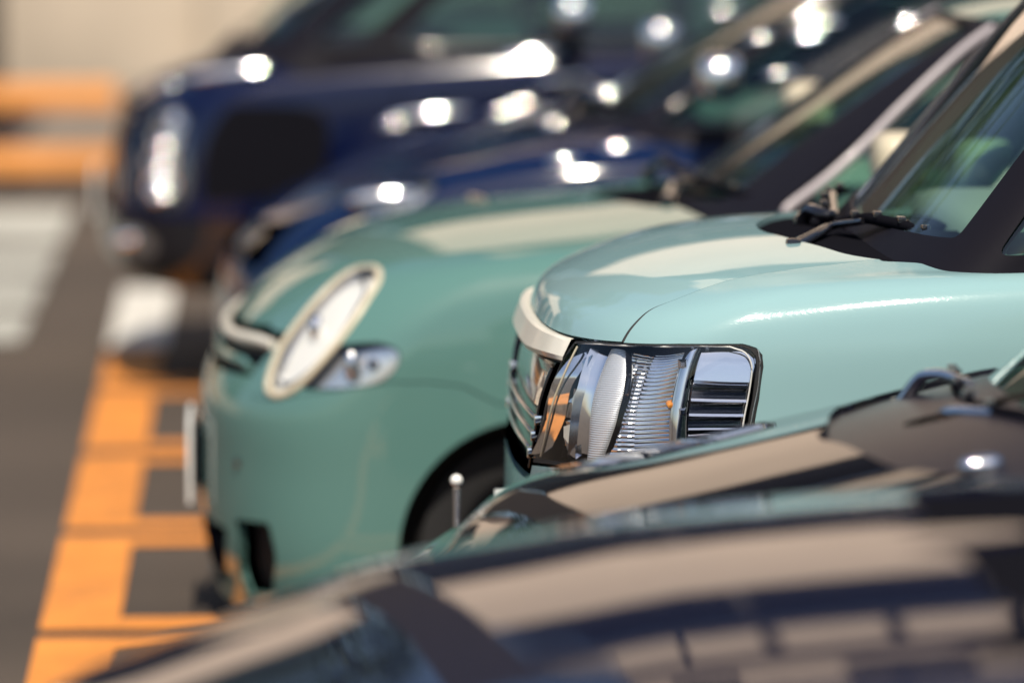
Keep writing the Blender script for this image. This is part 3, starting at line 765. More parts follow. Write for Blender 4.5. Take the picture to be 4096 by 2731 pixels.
def car(S, K, c, root):
    """the panels every car shares; c is its table of joints"""
    p = c['paint']; st = c.get('step', .03)
    vb, vt = c['bumper_v'], c['belt_v']; uf, ud, ur = c['fender_u'], c['door_u'], c['rear_u']
    hood = c['hood']                       # half outline: lip -> seam -> cowl on the near side (negative u)
    full = hood + mirror(hood)[::-1]
    ar = {sd: [arch_poly(S, x, c['wheel_z'], c['arch_r'], sd) for x in c['wheel_x']] for sd in (-1, 1)}
    H = c.get('front_holes', [])
    pan('hood', S, full, c.get('hood_paint', p), root, step=st, gap=.0028, flange=.03)
    seam = c['seam']                       # fender edge under the hood seam, from the lip backwards to the cowl
    for sd in (-1, 1):
        q = [(sd*abs(u), v) for u, v in seam]
        out = [(sd*uf, vb), (sd*uf, vt)] + q[::-1] + [(sd*abs(u), v) for u, v in c['front_edge']]
        pan('fender', S, out, p, root, holes=[h if sd < 0 else mirror(h) for h in H] + [ar[sd][0]], step=st, gap=.0015, flange=.02)
        d1 = [(sd*uf, c['sill_v']), (sd*uf, vt), (sd*ud, vt), (sd*ud, c['sill_v'])]
        d2 = [(sd*ud, c['sill_v']), (sd*ud, vt), (sd*ur, vt), (sd*ur, c['sill_v'])]
        for d in (d1, d2):
            V, Fc, N = panel(S, d, [], step=.05, gap=.0022, flange=.02); dr = mk('door', V, Fc, p, root, normals=N)
            uh = d[2][0]*.85 + d[0][0]*.15
            a = on(S, uh, vt-1.4, -.03); box('door_handle', a, (.16, .03, .03), p, dr, .01)
        pan('sill', S, [(sd*uf, 0), (sd*uf, c['sill_v']), (sd*ur, c['sill_v']), (sd*ur, 0)], 'trim', root, step=.06)
    bt = c['bumper_top']
    bo = [(-uf, 0), (-uf, vb)] + bt + mirror(bt)[::-1] + [(uf, vb), (uf, 0)]
    pan('bumper', S, bo, c.get('bumper_paint', p), root, holes=[ar[-1][0], ar[1][0]] + c.get('bumper_holes', []), step=st, gap=.0015, flange=.02)
    pan('rear_body', S, [(ur, 0), (ur, vt), (2-ur, vt), (2-ur, 0)], p, root, holes=[ar[1][1], [((u if u > 0 else u+2), v) for u, v in ar[-1][1]]], step=.05)
    pan('cowl', S, [(-1, vt-.3), (1, vt-.3), (1, S.nr-1.02), (-1, S.nr-1.02)], c.get('cowl_mat', 'trim'), root, step=.03, depth=.012, flange=0)
    # dark inner shell behind the joints and lamps
    V, Fc = patch(S, [(-1, vt-.6), (1, vt-.6), (1, 0), (-1, 0)], lambda s, t: 0*s + .11, 80, 12); mk('inner_shell', V, Fc, 'cavity', root)
    wheel_set(S, root, c['wheel_x'], c['wheel_z'], c['wheel_r'], S.yc, c['half_width'])
    # greenhouse
    sc = K.scale(); vr = c['roof_v']
    ws = c['ws'] + mirror(c['ws'])[::-1]
    ws = rounded(ws, sc, c.get('ws_round', .03))
    holes = [ws]; panes = [('windshield', ws, c.get('ws_glass', 'glass'))]
    for sd in (-1, 1):
        for (a, b, v0, v1, m) in c['sides']:
            h = rounded([(sd*a[0], v0), (sd*a[1], v1), (sd*b[1], v1), (sd*b[0], v0)], sc, .035); holes.append(h); panes.append(('side_window', h, m))
    rw = rounded(rect(.87, 1.13, 1.0, vr-.35), sc, .06); panes.append(('rear_window', rw, 'glass_dark'))
    holes += [rw, [(u-2, v) for u, v in rw]]
    pan('pillars', K, rect(-1, 1, 0, vr), c.get('pillar_mat', 'pillar'), root, holes=holes, step=.03, flange=.022)
    pan('pillar_lining', K, rect(-1, 1, .3, vr), 'liner', root, holes=[grow(q, sc, -.006) for q in holes], step=.05, depth=.026, flange=0)
    pan('roof', K, rect(-1, 1, vr+.02, K.nr-1.02), p, root, step=.05, flange=.01)
    pan('headliner', K, rect(-1, 1, vr-.2, K.nr-1.02), 'liner', root, step=.06, depth=.035, flange=0)
    for n, h, m in panes: pan(n, K, h, m, root, step=.03, depth=.005, flange=0)
    # cabin
    bx = c['cab_x']; bz = c['belt_z']
    for sd in (-1, 1): seat(root, bx+.95, S.yc+sd*.36, bz-.38)
    bm = bmesh.new(); box_bm(bm, (bx+.42, S.yc, bz-.03), (.42, c['half_width']*1.62, .12), .05); bm_obj('dashboard', bm, 'dash', root, angle=60)
    t = np.linspace(0, 2*math.pi, 33)[:-1]
    ring = [(bx+.66 + .05*math.sin(a), S.yc+.36+.175*math.cos(a), bz+.02+.165*math.sin(a)) for a in t]
    V, Fc = tube_geo(ring + [ring[0]], .014, 8, 1, (1, 0, .2), caps=False); mk('steering_wheel', V, Fc, 'rubber', root)
    for (q, sd) in c.get('mirrors', []): door_mirror(root, q, c.get('mirror_mat', p), sd)

def wiper(root, pivot, pts, blade, arm_mat='gloss_black'):
    """arm from its pivot to the blade holder, and a jointed blade lying along the glass"""
    w = tube('wiper_arm', [pivot] + pts, [.014, .011, .008, .007], arm_mat, root, n=8, flat=1.3, sm=6)
    b = tube('wiper_blade', blade, [.006, .010, .012, .012, .009, .005], 'trim', root, n=8, flat=.8, sm=6)
    P = smooth_pts(blade, 6); k = len(P)
    for f in (.18, .42, .62, .86):
        i = int(f*(k-1)); box('blade_joint', P[i] + np.array([0, 0, .010]), (.016, .03, .014), 'gloss_black', b, .003)
    box('wiper_pivot', pivot, (.03, .03, .035), 'gloss_black', w, .009)

def glint_bar(name, root, p, r=.013, R=.6, L=.16, m='chrome'):
    """short bright-metal bar, gently bowed, added to throw a sun glint"""
    h = np.array([-.05, -.83, .55]); h /= np.linalg.norm(h); t = np.array([1, 0, .09]); t -= h*(t@h); t /= np.linalg.norm(t)
    S_ = np.linspace(-L/2, L/2, 15); P = [np.array(p) + t*s - h*s*s/(2*R) for s in S_]
    rr_ = r*np.clip(np.sqrt(np.maximum(0, 1-(2*S_/L)**4)), .15, 1)
    V, Fc = tube_geo(P, rr_, 20); return mk(name, V, Fc, m, root)
def dome(name, root, p, r, m='chrome', f=(1, .6, 1)):
    bm = bmesh.new(); bmesh.ops.create_icosphere(bm, subdivisions=3, radius=r)
    for w in bm.verts: w.co = Vector((w.co.x*f[0], w.co.y*f[1], w.co.z*f[2])) + Vector(p)
    return bm_obj(name, bm, m, root, angle=180)
def sm(pts, m=4): return [tuple(q) for q in smooth_pts(pts, m)]

# ---- pale teal car (the sharp one)
S = Surf(TEAL, TEAL_YC); K = Surf(TEAL_CAB, TEAL_YC); SC = S.scale()
teal = thing('parked_car', 'pale teal car with rectangular clear headlight, cream bar under the bonnet and black pillar', 'car', (2.15, TEAL_YC, 0), 'cars parked in a row')
LENS = [(-.2206, 4.914), (-.2560, 5.000), (-.2986, 5.045), (-.3523, 5.042), (-.4014, 4.977), (-.4048, 4.901), (-.4069, 4.797), (-.4083, 4.626), (-.4096, 4.186), (-.4099, 3.691), (-.4091, 3.226), (-.405, 3.19), (-.3772, 3.187), (-.3159, 3.154), (-.2589, 3.099), (-.1718, 2.978), (-.1890, 3.30), (-.2017, 3.612), (-.2115, 4.195), (-.2127, 4.603)]
seam_t = sm([(-.2955, 5.10), (-.2940, 5.5), (-.2925, 5.968), (-.2895, 6.45), (-.2955, 6.94), (-.3040, 7.65), (-.3448, 8.30), (-.3782, 8.61)])
cowl_t = sm([(-.3873, 8.657), (-.3429, 8.954), (-.257, 9.623), (-.1388, 9.992), (-.05, 10.05)])
GR = [(-.2050, 4.50), (-.1985, 4.0), (-.1880, 3.5), (-.1623, 2.80)]
car(S, K, dict(paint='teal', hood_paint='teal_bonnet', ws_glass='glass_clear', step=.02, bumper_v=2.9, belt_v=7.25, fender_u=.49, door_u=.60, rear_u=.735, sill_v=.7,
    hood=[(-.03, 5.04), (-.148, 5.03), (-.2145, 5.06)] + seam_t + cowl_t,
    seam=seam_t + sm([(-.3873, 8.657), (-.4146, 8.333), (-.4307, 8.014), (-.4604, 7.586), (-.483, 7.332)]),
    front_edge=[(-.30, 3.08)], front_holes=[grow(LENS, SC, .007)],
    bumper_top=[(-.30, 3.03), (-.2589, 3.03), (-.1718, 2.91), (-.162, 2.72)],
    wheel_x=(1.12, 3.10), wheel_z=.30, wheel_r=.29, arch_r=.34, half_width=.735, roof_v=3.6,
    ws=[(-.03, .655), (-.2145, .745), (-.2800, .760), (-.3070, .78), (-.3000, 1.879), (-.296, 3.40), (-.03, 3.42)],
    sides=[((.366, .345), (.425, .425), .56, 3.2, 'glass_dark'), ((.44, .44), (.585, .58), .5, 3.2, 'glass'), ((.60, .595), (.72, .71), .5, 3.2, 'glass_dark')],
    belt_z=1.14, cab_x=1.18, mirror_mat='lime', mirrors=[((1.60, 10.09, 1.185), 1), ((1.66, 8.36, 1.21), -1)]), teal)
pan('gasket', S, grow(LENS, SC, .0065), 'rubber', teal, holes=[grow(LENS, SC, -.001)], step=.012, depth=.0015, flange=.015)
# headlight
hl = pan('headlight', S, grow(LENS, SC, -.0015), 'lens', teal, step=.014, depth=.0005, flange=.004)
pan('bulb_housing', S, grow(LENS, SC, -.003), 'mid_chrome', hl, step=.02, depth=.075, flange=-.071)
def flute(n, a, base, bowl=0.0):
    return lambda s, t: base - .026*t + bowl*(4*s*(1-s))*(.4+.6*4*t*(1-t)) + a*np.abs(np.sin(np.pi*n*t)) 
def louvre(s, t):
    k = (t-.40)/.42; f = (k*4) % 1.0
    rib = np.where(f < .22, .030, np.where(f < .30, .030-.016*(f-.22)/.08, np.where(f < .62, .014+.003*(f-.30)/.32, np.where(f < .70, .017+.013*(f-.62)/.08, .030))))
    d = np.where(k < 0, .030 - .016*(t/.40), rib)
    return np.where(k >= 1, .014 + .030*(t-.82)/.18, d)
pat('louvred_reflector', S, [(-.3700, 5.26), (-.4068, 5.16), (-.4092, 3.24), (-.3850, 3.20)], louvre, 'chrome', hl, 6, 160, 20)
pat('reflector_strip', S, [(-.3535, 5.26), (-.3688, 5.26), (-.3842, 3.25), (-.3685, 3.22)], lambda s, t: .030 - .010*(4*s*(1-s)) - .020*t + .014*np.maximum(0, t-.55)**1.5, 'chrome', hl, 12, 30, 60)
for (u, v) in ((-.3615, 4.70), (-.3735, 4.00)):
    bm = bmesh.new(); p = on(S, u, v, .009)
    bmesh.ops.create_cone(bm, cap_ends=True, segments=4, radius1=.012, radius2=.005, depth=.008)
    for w in bm.verts: w.co = Matrix.Rotation(math.pi/2, 4, 'X') @ Matrix.Rotation(math.pi/4, 4, 'Z') @ w.co; w.co += Vector(p)
    bm_obj('pyramid_stud', bm, 'chrome', hl, angle=5)
pat('fluted_reflector', S, [(-.3173, 5.22), (-.3525, 5.24), (-.3680, 3.22), (-.3345, 3.17)], flute(30, .0030, .046, .008), 'chrome', hl, 30, 210, 60)
pat('stepped_reflector', S, [(-.2950, 5.20), (-.3165, 5.22), (-.3335, 3.17), (-.3080, 3.16)], lambda s, t: .036 - .018*t + .02*s + .0016*np.abs(np.sin(np.pi*30*t)) + .005*np.floor(s*3)/3, 'chrome_soft', hl, 20, 140, 30)
# frosted crescent lens
def crescent(s, t): return .030 - .022*np.sqrt(np.clip(1-(2*s-1.0)**2, 0, 1)) + .0004*np.sin(2*np.pi*60*t) + .012*(1-t)**2
V, Fc = [], []
cl = [(-.2640, 5.10), (-.2670, 4.62), (-.2700, 4.226), (-.2745, 3.792), (-.2775, 3.311), (-.2765, 3.05)]
cr = [(-.2880, 5.14), (-.3015, 4.78), (-.3100, 4.46), (-.3135, 4.15), (-.3130, 3.85), (-.3075, 3.48), (-.2960, 3.06)]
def band(a, b, fn, nu, nv):
    A = smooth_pts(a, 12); B = smooth_pts(b, 12); tq = np.linspace(0, 1, nv+1)
    A = np.stack([np.interp(tq, np.linspace(0, 1, len(A)), A[:, i]) for i in (0, 1)], 1); B = np.stack([np.interp(tq, np.linspace(0, 1, len(B)), B[:, i]) for i in (0, 1)], 1)
    s = np.linspace(0, 1, nu+1); uv = A[:, None]*(1-s)[None, :, None] + B[:, None]*s[None, :, None]
    d = fn(np.broadcast_to(s[None], uv.shape[:2]), np.broadcast_to(tq[:, None], uv.shape[:2]))
    P = S.pos(uv[..., 0], uv[..., 1]) - S.nor(uv[..., 0], uv[..., 1])*d[..., None]; w = nu+1
    return P.reshape(-1, 3), [(j*w+i, (j+1)*w+i, (j+1)*w+i+1, j*w+i+1) for j in range(nv) for i in range(nu)]
V, Fc = band(cl, cr, crescent, 16, 360); mk('frosted_lens', V, Fc, 'frost', hl)
rim = [(u-.002, v) for u, v in cr]; rim2 = [(u-.0040, v) for u, v in cr]
V, Fc = band(rim, rim2, lambda s, t: .012 + .012*s, 4, 40); mk('lens_rim', V, Fc, 'gloss_black', hl)
# chrome bowl in front of the crescent, with facets
cl0 = [(-.2440, 5.08), (-.2490, 4.5), (-.2520, 4.2), (-.2520, 3.8), (-.2500, 3.3), (-.248, 3.06)]
V, Fc = band(cl0, cl, lambda s, t: .030 + .018*np.sin(np.pi*s), 10, 40); mk('bowl', V, Fc, 'chrome', hl)
V, Fc = band([(u+.004, v) for u, v in cl0], cl0, lambda s, t: .016 + .014*s, 3, 40); mk('bowl_rim', V, Fc, 'chrome_soft', hl)
cl1 = [(-.2270, 5.02), (-.2270, 4.5), (-.2230, 4.2), (-.2150, 3.7), (-.2030, 3.3), (-.196, 3.10)]
rr = random.Random(3); fac = [rr.uniform(-.012, .012) for _ in range(200)]
def facets(s, t):
    i = np.minimum((s*2).astype(int), 1); j = np.minimum((t*7).astype(int), 6); k = i*7+j
    a = np.array(fac)[k]; b = np.array(fac)[k+40]; return .040 + a*(s*2-i-.5)*2 + b*(t*7-j-.5)*2
V, Fc = band(cl1, [(u+.005, v) for u, v in cl0], facets, 12, 70); o = mk('faceted_reflector', V, Fc, 'chrome_soft', hl); o.data.set_sharp_from_angle(angle=math.radians(8))
for (u, v, du, dv, t_) in ((-.236, 4.66, .011, .17, 'chrome_soft'), (-.2330, 3.42, .014, .22, 'white_trim'), (-.2480, 3.20, .008, .10, 'chrome_soft'), (-.2420, 4.02, .004, .30, 'chrome_soft')):
    q = [on(S, u+du, v+dv*.5, .030), on(S, u-du, v+dv, .020), on(S, u-du*.9, v-dv*.6, .022), on(S, u+du*.2, v-dv, .030)]
    cc = sum(q)/4; n = S.nor(np.array([u]), np.array([v]))[0]; q.append(cc + n*.010)
    mk('facet', q, [(0, 3, 4), (3, 2, 4), (2, 1, 4), (1, 0, 4)], t_, hl, smooth=False)
cl2 = [(-.2150, 4.90), (-.2140, 4.5), (-.2110, 4.2), (-.2040, 3.7), (-.1930, 3.3), (-.182, 3.05)]
V, Fc = band(cl2, [(u+.0015, v) for u, v in cl1], lambda s, t: .012 + .030*s - .016*t + .006*np.cos(2*np.pi*1.4*t), 10, 60); mk('corner_reflector', V, Fc, 'chrome', hl)
strip('seal_line', S, [(-.2255, 4.88), (-.2235, 4.4), (-.2150, 3.8), (-.2010, 3.3), (-.190, 3.04)], .0022, 'cream', hl, d=.006)
strip('lens_edge', S, [(-.222, 4.93), (-.256, 4.985), (-.2986, 5.020), (-.3523, 5.018), (-.398, 4.955), (-.4045, 4.80), (-.4072, 4.55), (-.4082, 4.1), (-.4084, 3.3)], .0016, 'lamp_white', hl, d=.003)
strip('shut_line', S, [(q[0]+.0002, q[1]) for q in seam_t[:14]], [.0036, .0034, .0030, .0022, .0010], 'rubber', teal, d=.0012, sm=2)
strip('gasket_bead', S, [(-.4066, 4.90), (-.4088, 4.66), (-.4103, 4.2), (-.4105, 3.3)], .0016, 'chrome_soft', teal, d=-.001)
# amber bulb
p0 = on(S, -.3600, 4.10, .026); lathe('amber_bulb', [(0, -.012), (.005, -.010), (.007, -.003), (.007, .010), (0, .012)], p0, 'amber', hl, n=16)
box('bulb_holder', p0 + np.array([.014, .004, 0]), (.012, .02, .05), 'amber', hl, .003)
# far headlight (same make, simpler)
hl2 = pan('headlight', S, mirror(LENS), 'lens', teal, step=.03, depth=.0005, flange=.004)
pan('reflector', S, grow(mirror(LENS), SC, -.003), 'lamp_silver', hl2, step=.03, depth=.03, flange=-.026)
# cream bar under the bonnet
def bar_section(side):
    us = np.concatenate([np.linspace(-.214, -.19, 5), np.linspace(-.18, .18, 40), np.linspace(.19, .214, 5)]); V = []
    for u in us:
        k = min(1.0, (abs(.214-abs(u))/.030))**.8; top = 5.02 - .0*k; bot = 4.57 - .10*min(1, abs(.214-abs(u))/.12)
        prof = [(top, .014), (top-.02, .002), (top-.06, -.008*k-.002), (top-.12, -.014*k-.002), (bot+.06, -.012*k-.002), (bot, -.006*k), (bot-.02, .012)]
        for v, d in prof: V.append(on(S, u, v, d))
    n = 7; Fc = [(i*n+j, (i+1)*n+j, (i+1)*n+j+1, i*n+j+1) for i in range(len(us)-1) for j in range(n-1)]
    return V, Fc
V, Fc = bar_section(0); o = mk('cream_bar', V, [f[::-1] for f in Fc], 'white_trim', teal); o.data.set_sharp_from_angle(angle=math.radians(22))
# grille
gp = GR + mirror(GR)[::-1]
g = pan('grille', S, gp, 'gloss_black', teal, step=.02, depth=.020, flange=-.022)
for k, v in enumerate((3.62, 3.36, 3.10)):
    e = -.193 + .012*k
    strip('slat', S, [(e, v-.10), (-.12, v-.02), (0, v), (.12, v-.02), (-e, v-.10)], .0045, 'chrome_soft', g, d=.006)
    for sd in (-1, 1):
        bm = bmesh.new(); box_bm(bm, on(S, sd*(abs(e)-.006), v-.06, .004), (.022, .030, .020), .003); bm_obj('chrome_stud', bm, 'chrome', g)
for sd in (-1, 1):
    V, Fc = patch(S, [(sd*.150, 4.28), (sd*.184, 4.24), (sd*.172, 3.72), (sd*.140, 3.72)], lambda s, t: .014 + .006*np.sin(np.pi*s)*np.sin(np.pi*t), 10, 12); mk('lamp_cover', V, Fc, 'chrome', g)
    V, Fc = patch(S, [(sd*.135, 4.46), (sd*.19, 4.44), (sd*.188, 4.30), (sd*.14, 4.32)], lambda s, t: .004 + .010*t, 8, 6); mk('lamp_cap', V, Fc, 'chrome_soft', g)
    strip('grille_post', S, [(sd*.195, 4.4), (sd*.190, 3.9), (sd*.176, 3.3), (sd*.158, 2.86)], .006, 'gloss_black', g, d=.004)
# wipers
wiper(teal, (1.045, 8.96, 1.128), [(1.10, 9.06, 1.143), (1.14, 9.13, 1.152), (1.19, 9.02, 1.172)], [(1.155, 9.16, 1.160), (1.177, 9.10, 1.168), (1.205, 9.00, 1.178), (1.238, 8.92, 1.176), (1.268, 8.83, 1.172), (1.297, 8.72, 1.160)])
wiper(teal, (1.11, 9.38, 1.135), [(1.125, 9.36, 1.165), (1.15, 9.30, 1.158), (1.20, 9.60, 1.175)], [(1.150, 9.30, 1.150), (1.16, 9.42, 1.165), (1.18, 9.55, 1.168), (1.205, 9.66, 1.168), (1.24, 9.78, 1.165), (1.27, 9.86, 1.16)])
strip('belt_trim', S, [(-.470, 7.46), (-.50, 7.2), (-.56, 7.0), (-.62, 6.95)], .009, 'trim', teal, d=.002, flat=.7)
pan('number_plate', S, rect(-.09, .09, 1.5, 2.2), 'plate', teal, step=.05, depth=-.02, flange=.02)
adopt(teal)

# ---- sage green car
S = Surf(SAGE, SAGE_YC); K = Surf(SAGE_CAB, SAGE_YC); SC = S.scale()
sage = thing('parked_car', 'sage green hatchback with a big tilted oval headlight, behind the pale teal car', 'car', (1.75, SAGE_YC, 0), 'cars parked in a row')
HEAD = csm([(-.2782, 5.794), (-.2600, 6.16), (-.2370, 6.47), (-.2150, 6.57), (-.2080, 6.40), (-.2140, 6.00), (-.2200, 5.586), (-.2250, 5.187), (-.2300, 4.769), (-.2350, 4.377), (-.2410, 4.053), (-.2470, 3.713), (-.2521, 3.495), (-.26, 3.361), (-.2715, 3.314), (-.2831, 3.369), (-.2939, 3.529), (-.3024, 3.785), (-.3075, 4.073), (-.3090, 4.381), (-.3055, 4.718), (-.2994, 5.036), (-.2904, 5.386)], 3)
TURN = csm([(-.309, 4.24), (-.3271, 4.263), (-.3543, 4.19), (-.3763, 3.98), (-.3830, 3.72), (-.3770, 3.50), (-.3600, 3.40), (-.3155, 3.42), (-.297, 3.50), (-.3065, 3.95)], 3)
seam_s = sm([(-.185, 4.90), (-.186, 5.6), (-.188, 6.4), (-.200, 7.1), (-.250, 7.9), (-.33, 8.6), (-.405, 8.95)])
cowl_s = sm([(-.4121, 9.058), (-.3267, 9.654), (-.1691, 10.25), (-.04, 10.35)])
SLOT = rounded([(-.2150, 1.40), (-.276, 1.45), (-.2860, 1.1), (-.2720, .46), (-.2180, .30), (-.2130, .75), (-.2230, 1.15)], SC, .022)
AIR = rounded([(-.1946, 1.25), (.1946, 1.25), (.160, .25), (-.160, .25)], SC, .025)
GAP = [(-.232, 4.66), (-.222, 4.76), (.222, 4.76), (.232, 4.66), (.214, 3.80), (.19, 3.72), (-.19, 3.72), (-.214, 3.80)]
car(S, K, dict(paint='sage', step=.028, bumper_v=2.95, belt_v=6.6, fender_u=.49, door_u=.62, rear_u=.75, sill_v=.6,
    hood=[(-.03, 4.92), (-.10, 4.92), (-.16, 4.90)] + seam_s + cowl_s,
    seam=seam_s + sm([(-.4121, 9.0), (-.4285, 8.2), (-.45, 7.4), (-.475, 6.8)]),
    front_edge=[(-.185, 4.80), (-.218, 4.7), (-.232, 4.66), (-.214, 3.80), (-.23, 3.3), (-.262, 3.22), (-.31, 3.36), (-.3836, 3.44), (-.4052, 3.38), (-.4162, 3.28), (-.4284, 2.98)],
    front_holes=[HEAD, TURN], bumper_top=[(-.4284, 2.98), (-.4162, 3.28), (-.4052, 3.38), (-.3836, 3.44), (-.31, 3.36), (-.262, 3.22), (-.23, 3.3), (-.214, 3.72), (-.10, 3.70)],
    bumper_holes=[SLOT, mirror(SLOT), AIR],
    wheel_x=(.645, 2.98), wheel_z=.265, wheel_r=.28, arch_r=.315, half_width=.83, roof_v=3.7,
    ws=[(-.03, .70), (-.14, .76), (-.185, .85), (-.172, 1.682), (-.168, 3.5), (-.03, 3.55)], ws_round=.05,
    sides=[((.285, .225), (.52, .50), .72, 3.35, 'glass'), ((.54, .52), (.72, .66), .72, 3.3, 'glass_dark')],
    mirror_mat='cream', belt_z=1.03, cab_x=1.15, mirrors=[((1.47, 10.50, 1.17), -1), ((1.47, 12.26, 1.17), 1)]), sage)
pan('grille_recess', S, GAP, 'cavity', sage, step=.04, depth=.03, flange=-.03)
for v, r, m, e in ((4.52, .016, 'white_trim', .222), (4.02, .015, 'sage', .200)):
    strip('moustache_bar', S, [(-e, v-.12), (-.17, v), (-.10, v+.02), (0, v+.03), (.10, v+.02), (.17, v), (e, v-.12)], [r*.8, r, r, r, r*.8], m, sage, d=-.004 if m != 'sage' else .004, flat=.8)
for sd in (1, -1):
    hp = HEAD if sd > 0 else mirror(HEAD)
    h = pan('headlight', S, grow(hp, SC, -.010), 'lens', sage, step=.02, depth=-.012, flange=0)
    q = grow(hp, SC, -.002); q = q + [q[0]]
    strip('bezel', S, q, .0098, 'cream', h, d=.002, sm=0, n=10)
    q = grow(hp, SC, .003); q = q + [q[0]]
    strip('lamp_seal', S, q, .006, 'rubber', h, d=.003, sm=0, n=6)
    pan('reflector', S, grow(hp, SC, -.010), 'lamp_white', h, step=.02, depth=.018, flange=-.01)
    strip('inner_ring', S, grow(hp, SC, -.045) + [grow(hp, SC, -.045)[0]], .004, 'chrome_soft', h, d=.012, sm=0, n=6)
    pb_ = on(S, -.262*sd, 4.75, .004); dome('bulb_shield', h, pb_, .026, 'chrome', (.7, .7, 1.2))
    tp = TURN if sd > 0 else mirror(TURN)
    t_ = pan('indicator_lamp', S, grow(tp, SC, -.003), 'lens', sage, step=.02, depth=-.002, flange=.004)
    pan('reflector', S, grow(tp, SC, -.004), 'lamp_silver', t_, step=.02, depth=.030, flange=-.026)
    ub = -.338*sd
    p0 = on(S, ub, 3.82, .012)
    bm = bmesh.new(); bmesh.ops.create_uvsphere(bm, u_segments=16, v_segments=10, radius=.03)
    for w in bm.verts: w.co = Vector((w.co.x*.62, w.co.y*.5, w.co.z*1.25)) + Vector(p0)
    bm_obj('bulb_shield', bm, 'chrome_soft', t_, angle=80)
    p0 = on(S, -.357*sd, 3.80, .020); bm = bmesh.new(); bmesh.ops.create_uvsphere(bm, u_segments=14, v_segments=8, radius=.013)
    for w in bm.verts: w.co = Vector((w.co.x, w.co.y*.5, w.co.z)) + Vector(p0)
    bm_obj('bulb', bm, 'dark_chrome', t_, angle=80)
    sp = SLOT if sd > 0 else mirror(SLOT)
    pan('fog_lamp_recess', S, sp, 'cavity', sage, step=.03, depth=.05, flange=-.048)
ai = pan('air_intake', S, AIR, 'cavity', sage, step=.04, depth=.05, flange=-.05)
for v in (.45, .64, .83, 1.02): strip('slat', S, [(-.186+.010*(1.02-v)*4, v), (0, v), (.186-.010*(1.02-v)*4, v)], .010, 'trim', ai, d=.018, flat=1.6)
box('number_plate', (-.152, 11.30, .40), (.012, .33, .20), 'plate', sage, .004)
box('plate_bracket', (-.135, 11.30, .40), (.022, .26, .12), 'trim', sage, .004)
pd = on(S, -.222, 2.054, -.001); lathe('parking_sensor', [(0, -.004), (.009, -.003), (.011, .004)], pd, 'dark_chrome', sage, n=16)
wiper(sage, (.99, 11.1, 1.025), [(1.02, 11.3, 1.045), (1.03, 11.38, 1.05), (1.07, 11.2, 1.07)], [(1.04, 11.42, 1.045), (1.05, 11.34, 1.058), (1.07, 11.22, 1.068), (1.10, 11.08, 1.068), (1.14, 10.95, 1.062), (1.18, 10.87, 1.055)])
wiper(sage, (1.0, 11.8, 1.025), [(1.02, 11.75, 1.06), (1.04, 11.7, 1.07), (1.08, 11.6, 1.06)], [(1.04, 11.9, 1.06), (1.04, 11.8, 1.07), (1.04, 11.7, 1.07), (1.05, 11.6, 1.068), (1.06, 11.5, 1.065), (1.06, 11.45, 1.06)])
for sd in (-1, 1): strip('window_trim', K, [(sd*.60, .56), (sd*.42, .56), (sd*.320, .60), (sd*.296, .80), (sd*.2925, 1.25), (sd*.284, 1.6), (sd*.262, 2.1), (sd*.240, 2.6), (sd*.224, 3.0), (sd*.216, 3.4)], .012, 'grey_trim', sage, d=-.004, flat=.7)
strip('bonnet_glint_strip', S, [(.09, 9.25), (.12, 9.12), (.145, 9.0), (.18, 8.75), (.22, 8.35)], .008, 'chrome', sage, d=-.005)  # chrome strip added for the long glint on the far bonnet edge
adopt(sage)

def simple_hood(vl, us, seam, cowl): 
    s = sm(seam); c_ = sm(cowl); return [(-.03, vl), (-us*.6, vl)] + s + c_, s, c_

# ---- black car in front of the teal one
S = Surf(BLACK, BLACK_YC); K = Surf(BLACK_CAB, BLACK_YC)
black = thing('parked_car', 'glossy black car with sloping bonnet and visible wipers, in front of the pale teal car', 'car', (1.9, BLACK_YC, 0), 'cars parked in a row')
h, s_, c_ = simple_hood(4.55, .25, [(-.25, 4.6), (-.285, 5.4), (-.31, 6.4), (-.345, 7.5), (-.385, 8.45)], [(-.390, 8.6), (-.348, 9.10), (-.2691, 9.70), (-.13, 10.05), (-.03, 10.10)])
HB = csm([(-.27, 4.35), (-.33, 4.55), (-.39, 4.50), (-.42, 4.2), (-.40, 3.6), (-.34, 3.35), (-.27, 3.3), (-.235, 3.6), (-.24, 4.0)], 2)
car(S, K, dict(paint='black', step=.03, bumper_v=2.9, belt_v=6.5, fender_u=.49, door_u=.62, rear_u=.75, sill_v=.6, hood=h,
    seam=s_ + sm([(-.40, 8.5), (-.43, 7.6), (-.46, 7.0), (-.48, 6.7)]), front_edge=[(-.25, 2.9)], front_holes=[HB],
    bumper_top=[(-.25, 2.9), (-.20, 3.1)], wheel_x=(.95, 3.0), wheel_z=.28, wheel_r=.28, arch_r=.33, half_width=.735, roof_v=3.6, cowl_mat='satin',
    ws=[(-.03, .70), (-.2, .74), (-.285, .80), (-.28, 1.6), (-.265, 3.4), (-.03, 3.45)],
    sides=[((.36, .33), (.55, .52), .7, 3.3, 'glass'), ((.57, .54), (.72, .68), .7, 3.3, 'glass_dark')], belt_z=1.02, cab_x=1.25,
    mirrors=[((1.72, 6.60, 1.12), -1), ((1.72, 8.30, 1.12), 1)]), black)
for sd in (1, -1):
    hp = HB if sd > 0 else mirror(HB); hh = pan('headlight', S, hp, 'lens', black, step=.03, depth=0, flange=.004); pan('reflector', S, hp, 'lamp_silver', hh, step=.03, depth=.03, flange=-.025)
pan('grille', S, [(-.20, 4.4), (.20, 4.4), (.18, 3.15), (-.18, 3.15)], 'gloss_black', black, step=.05, depth=.02, flange=-.02)
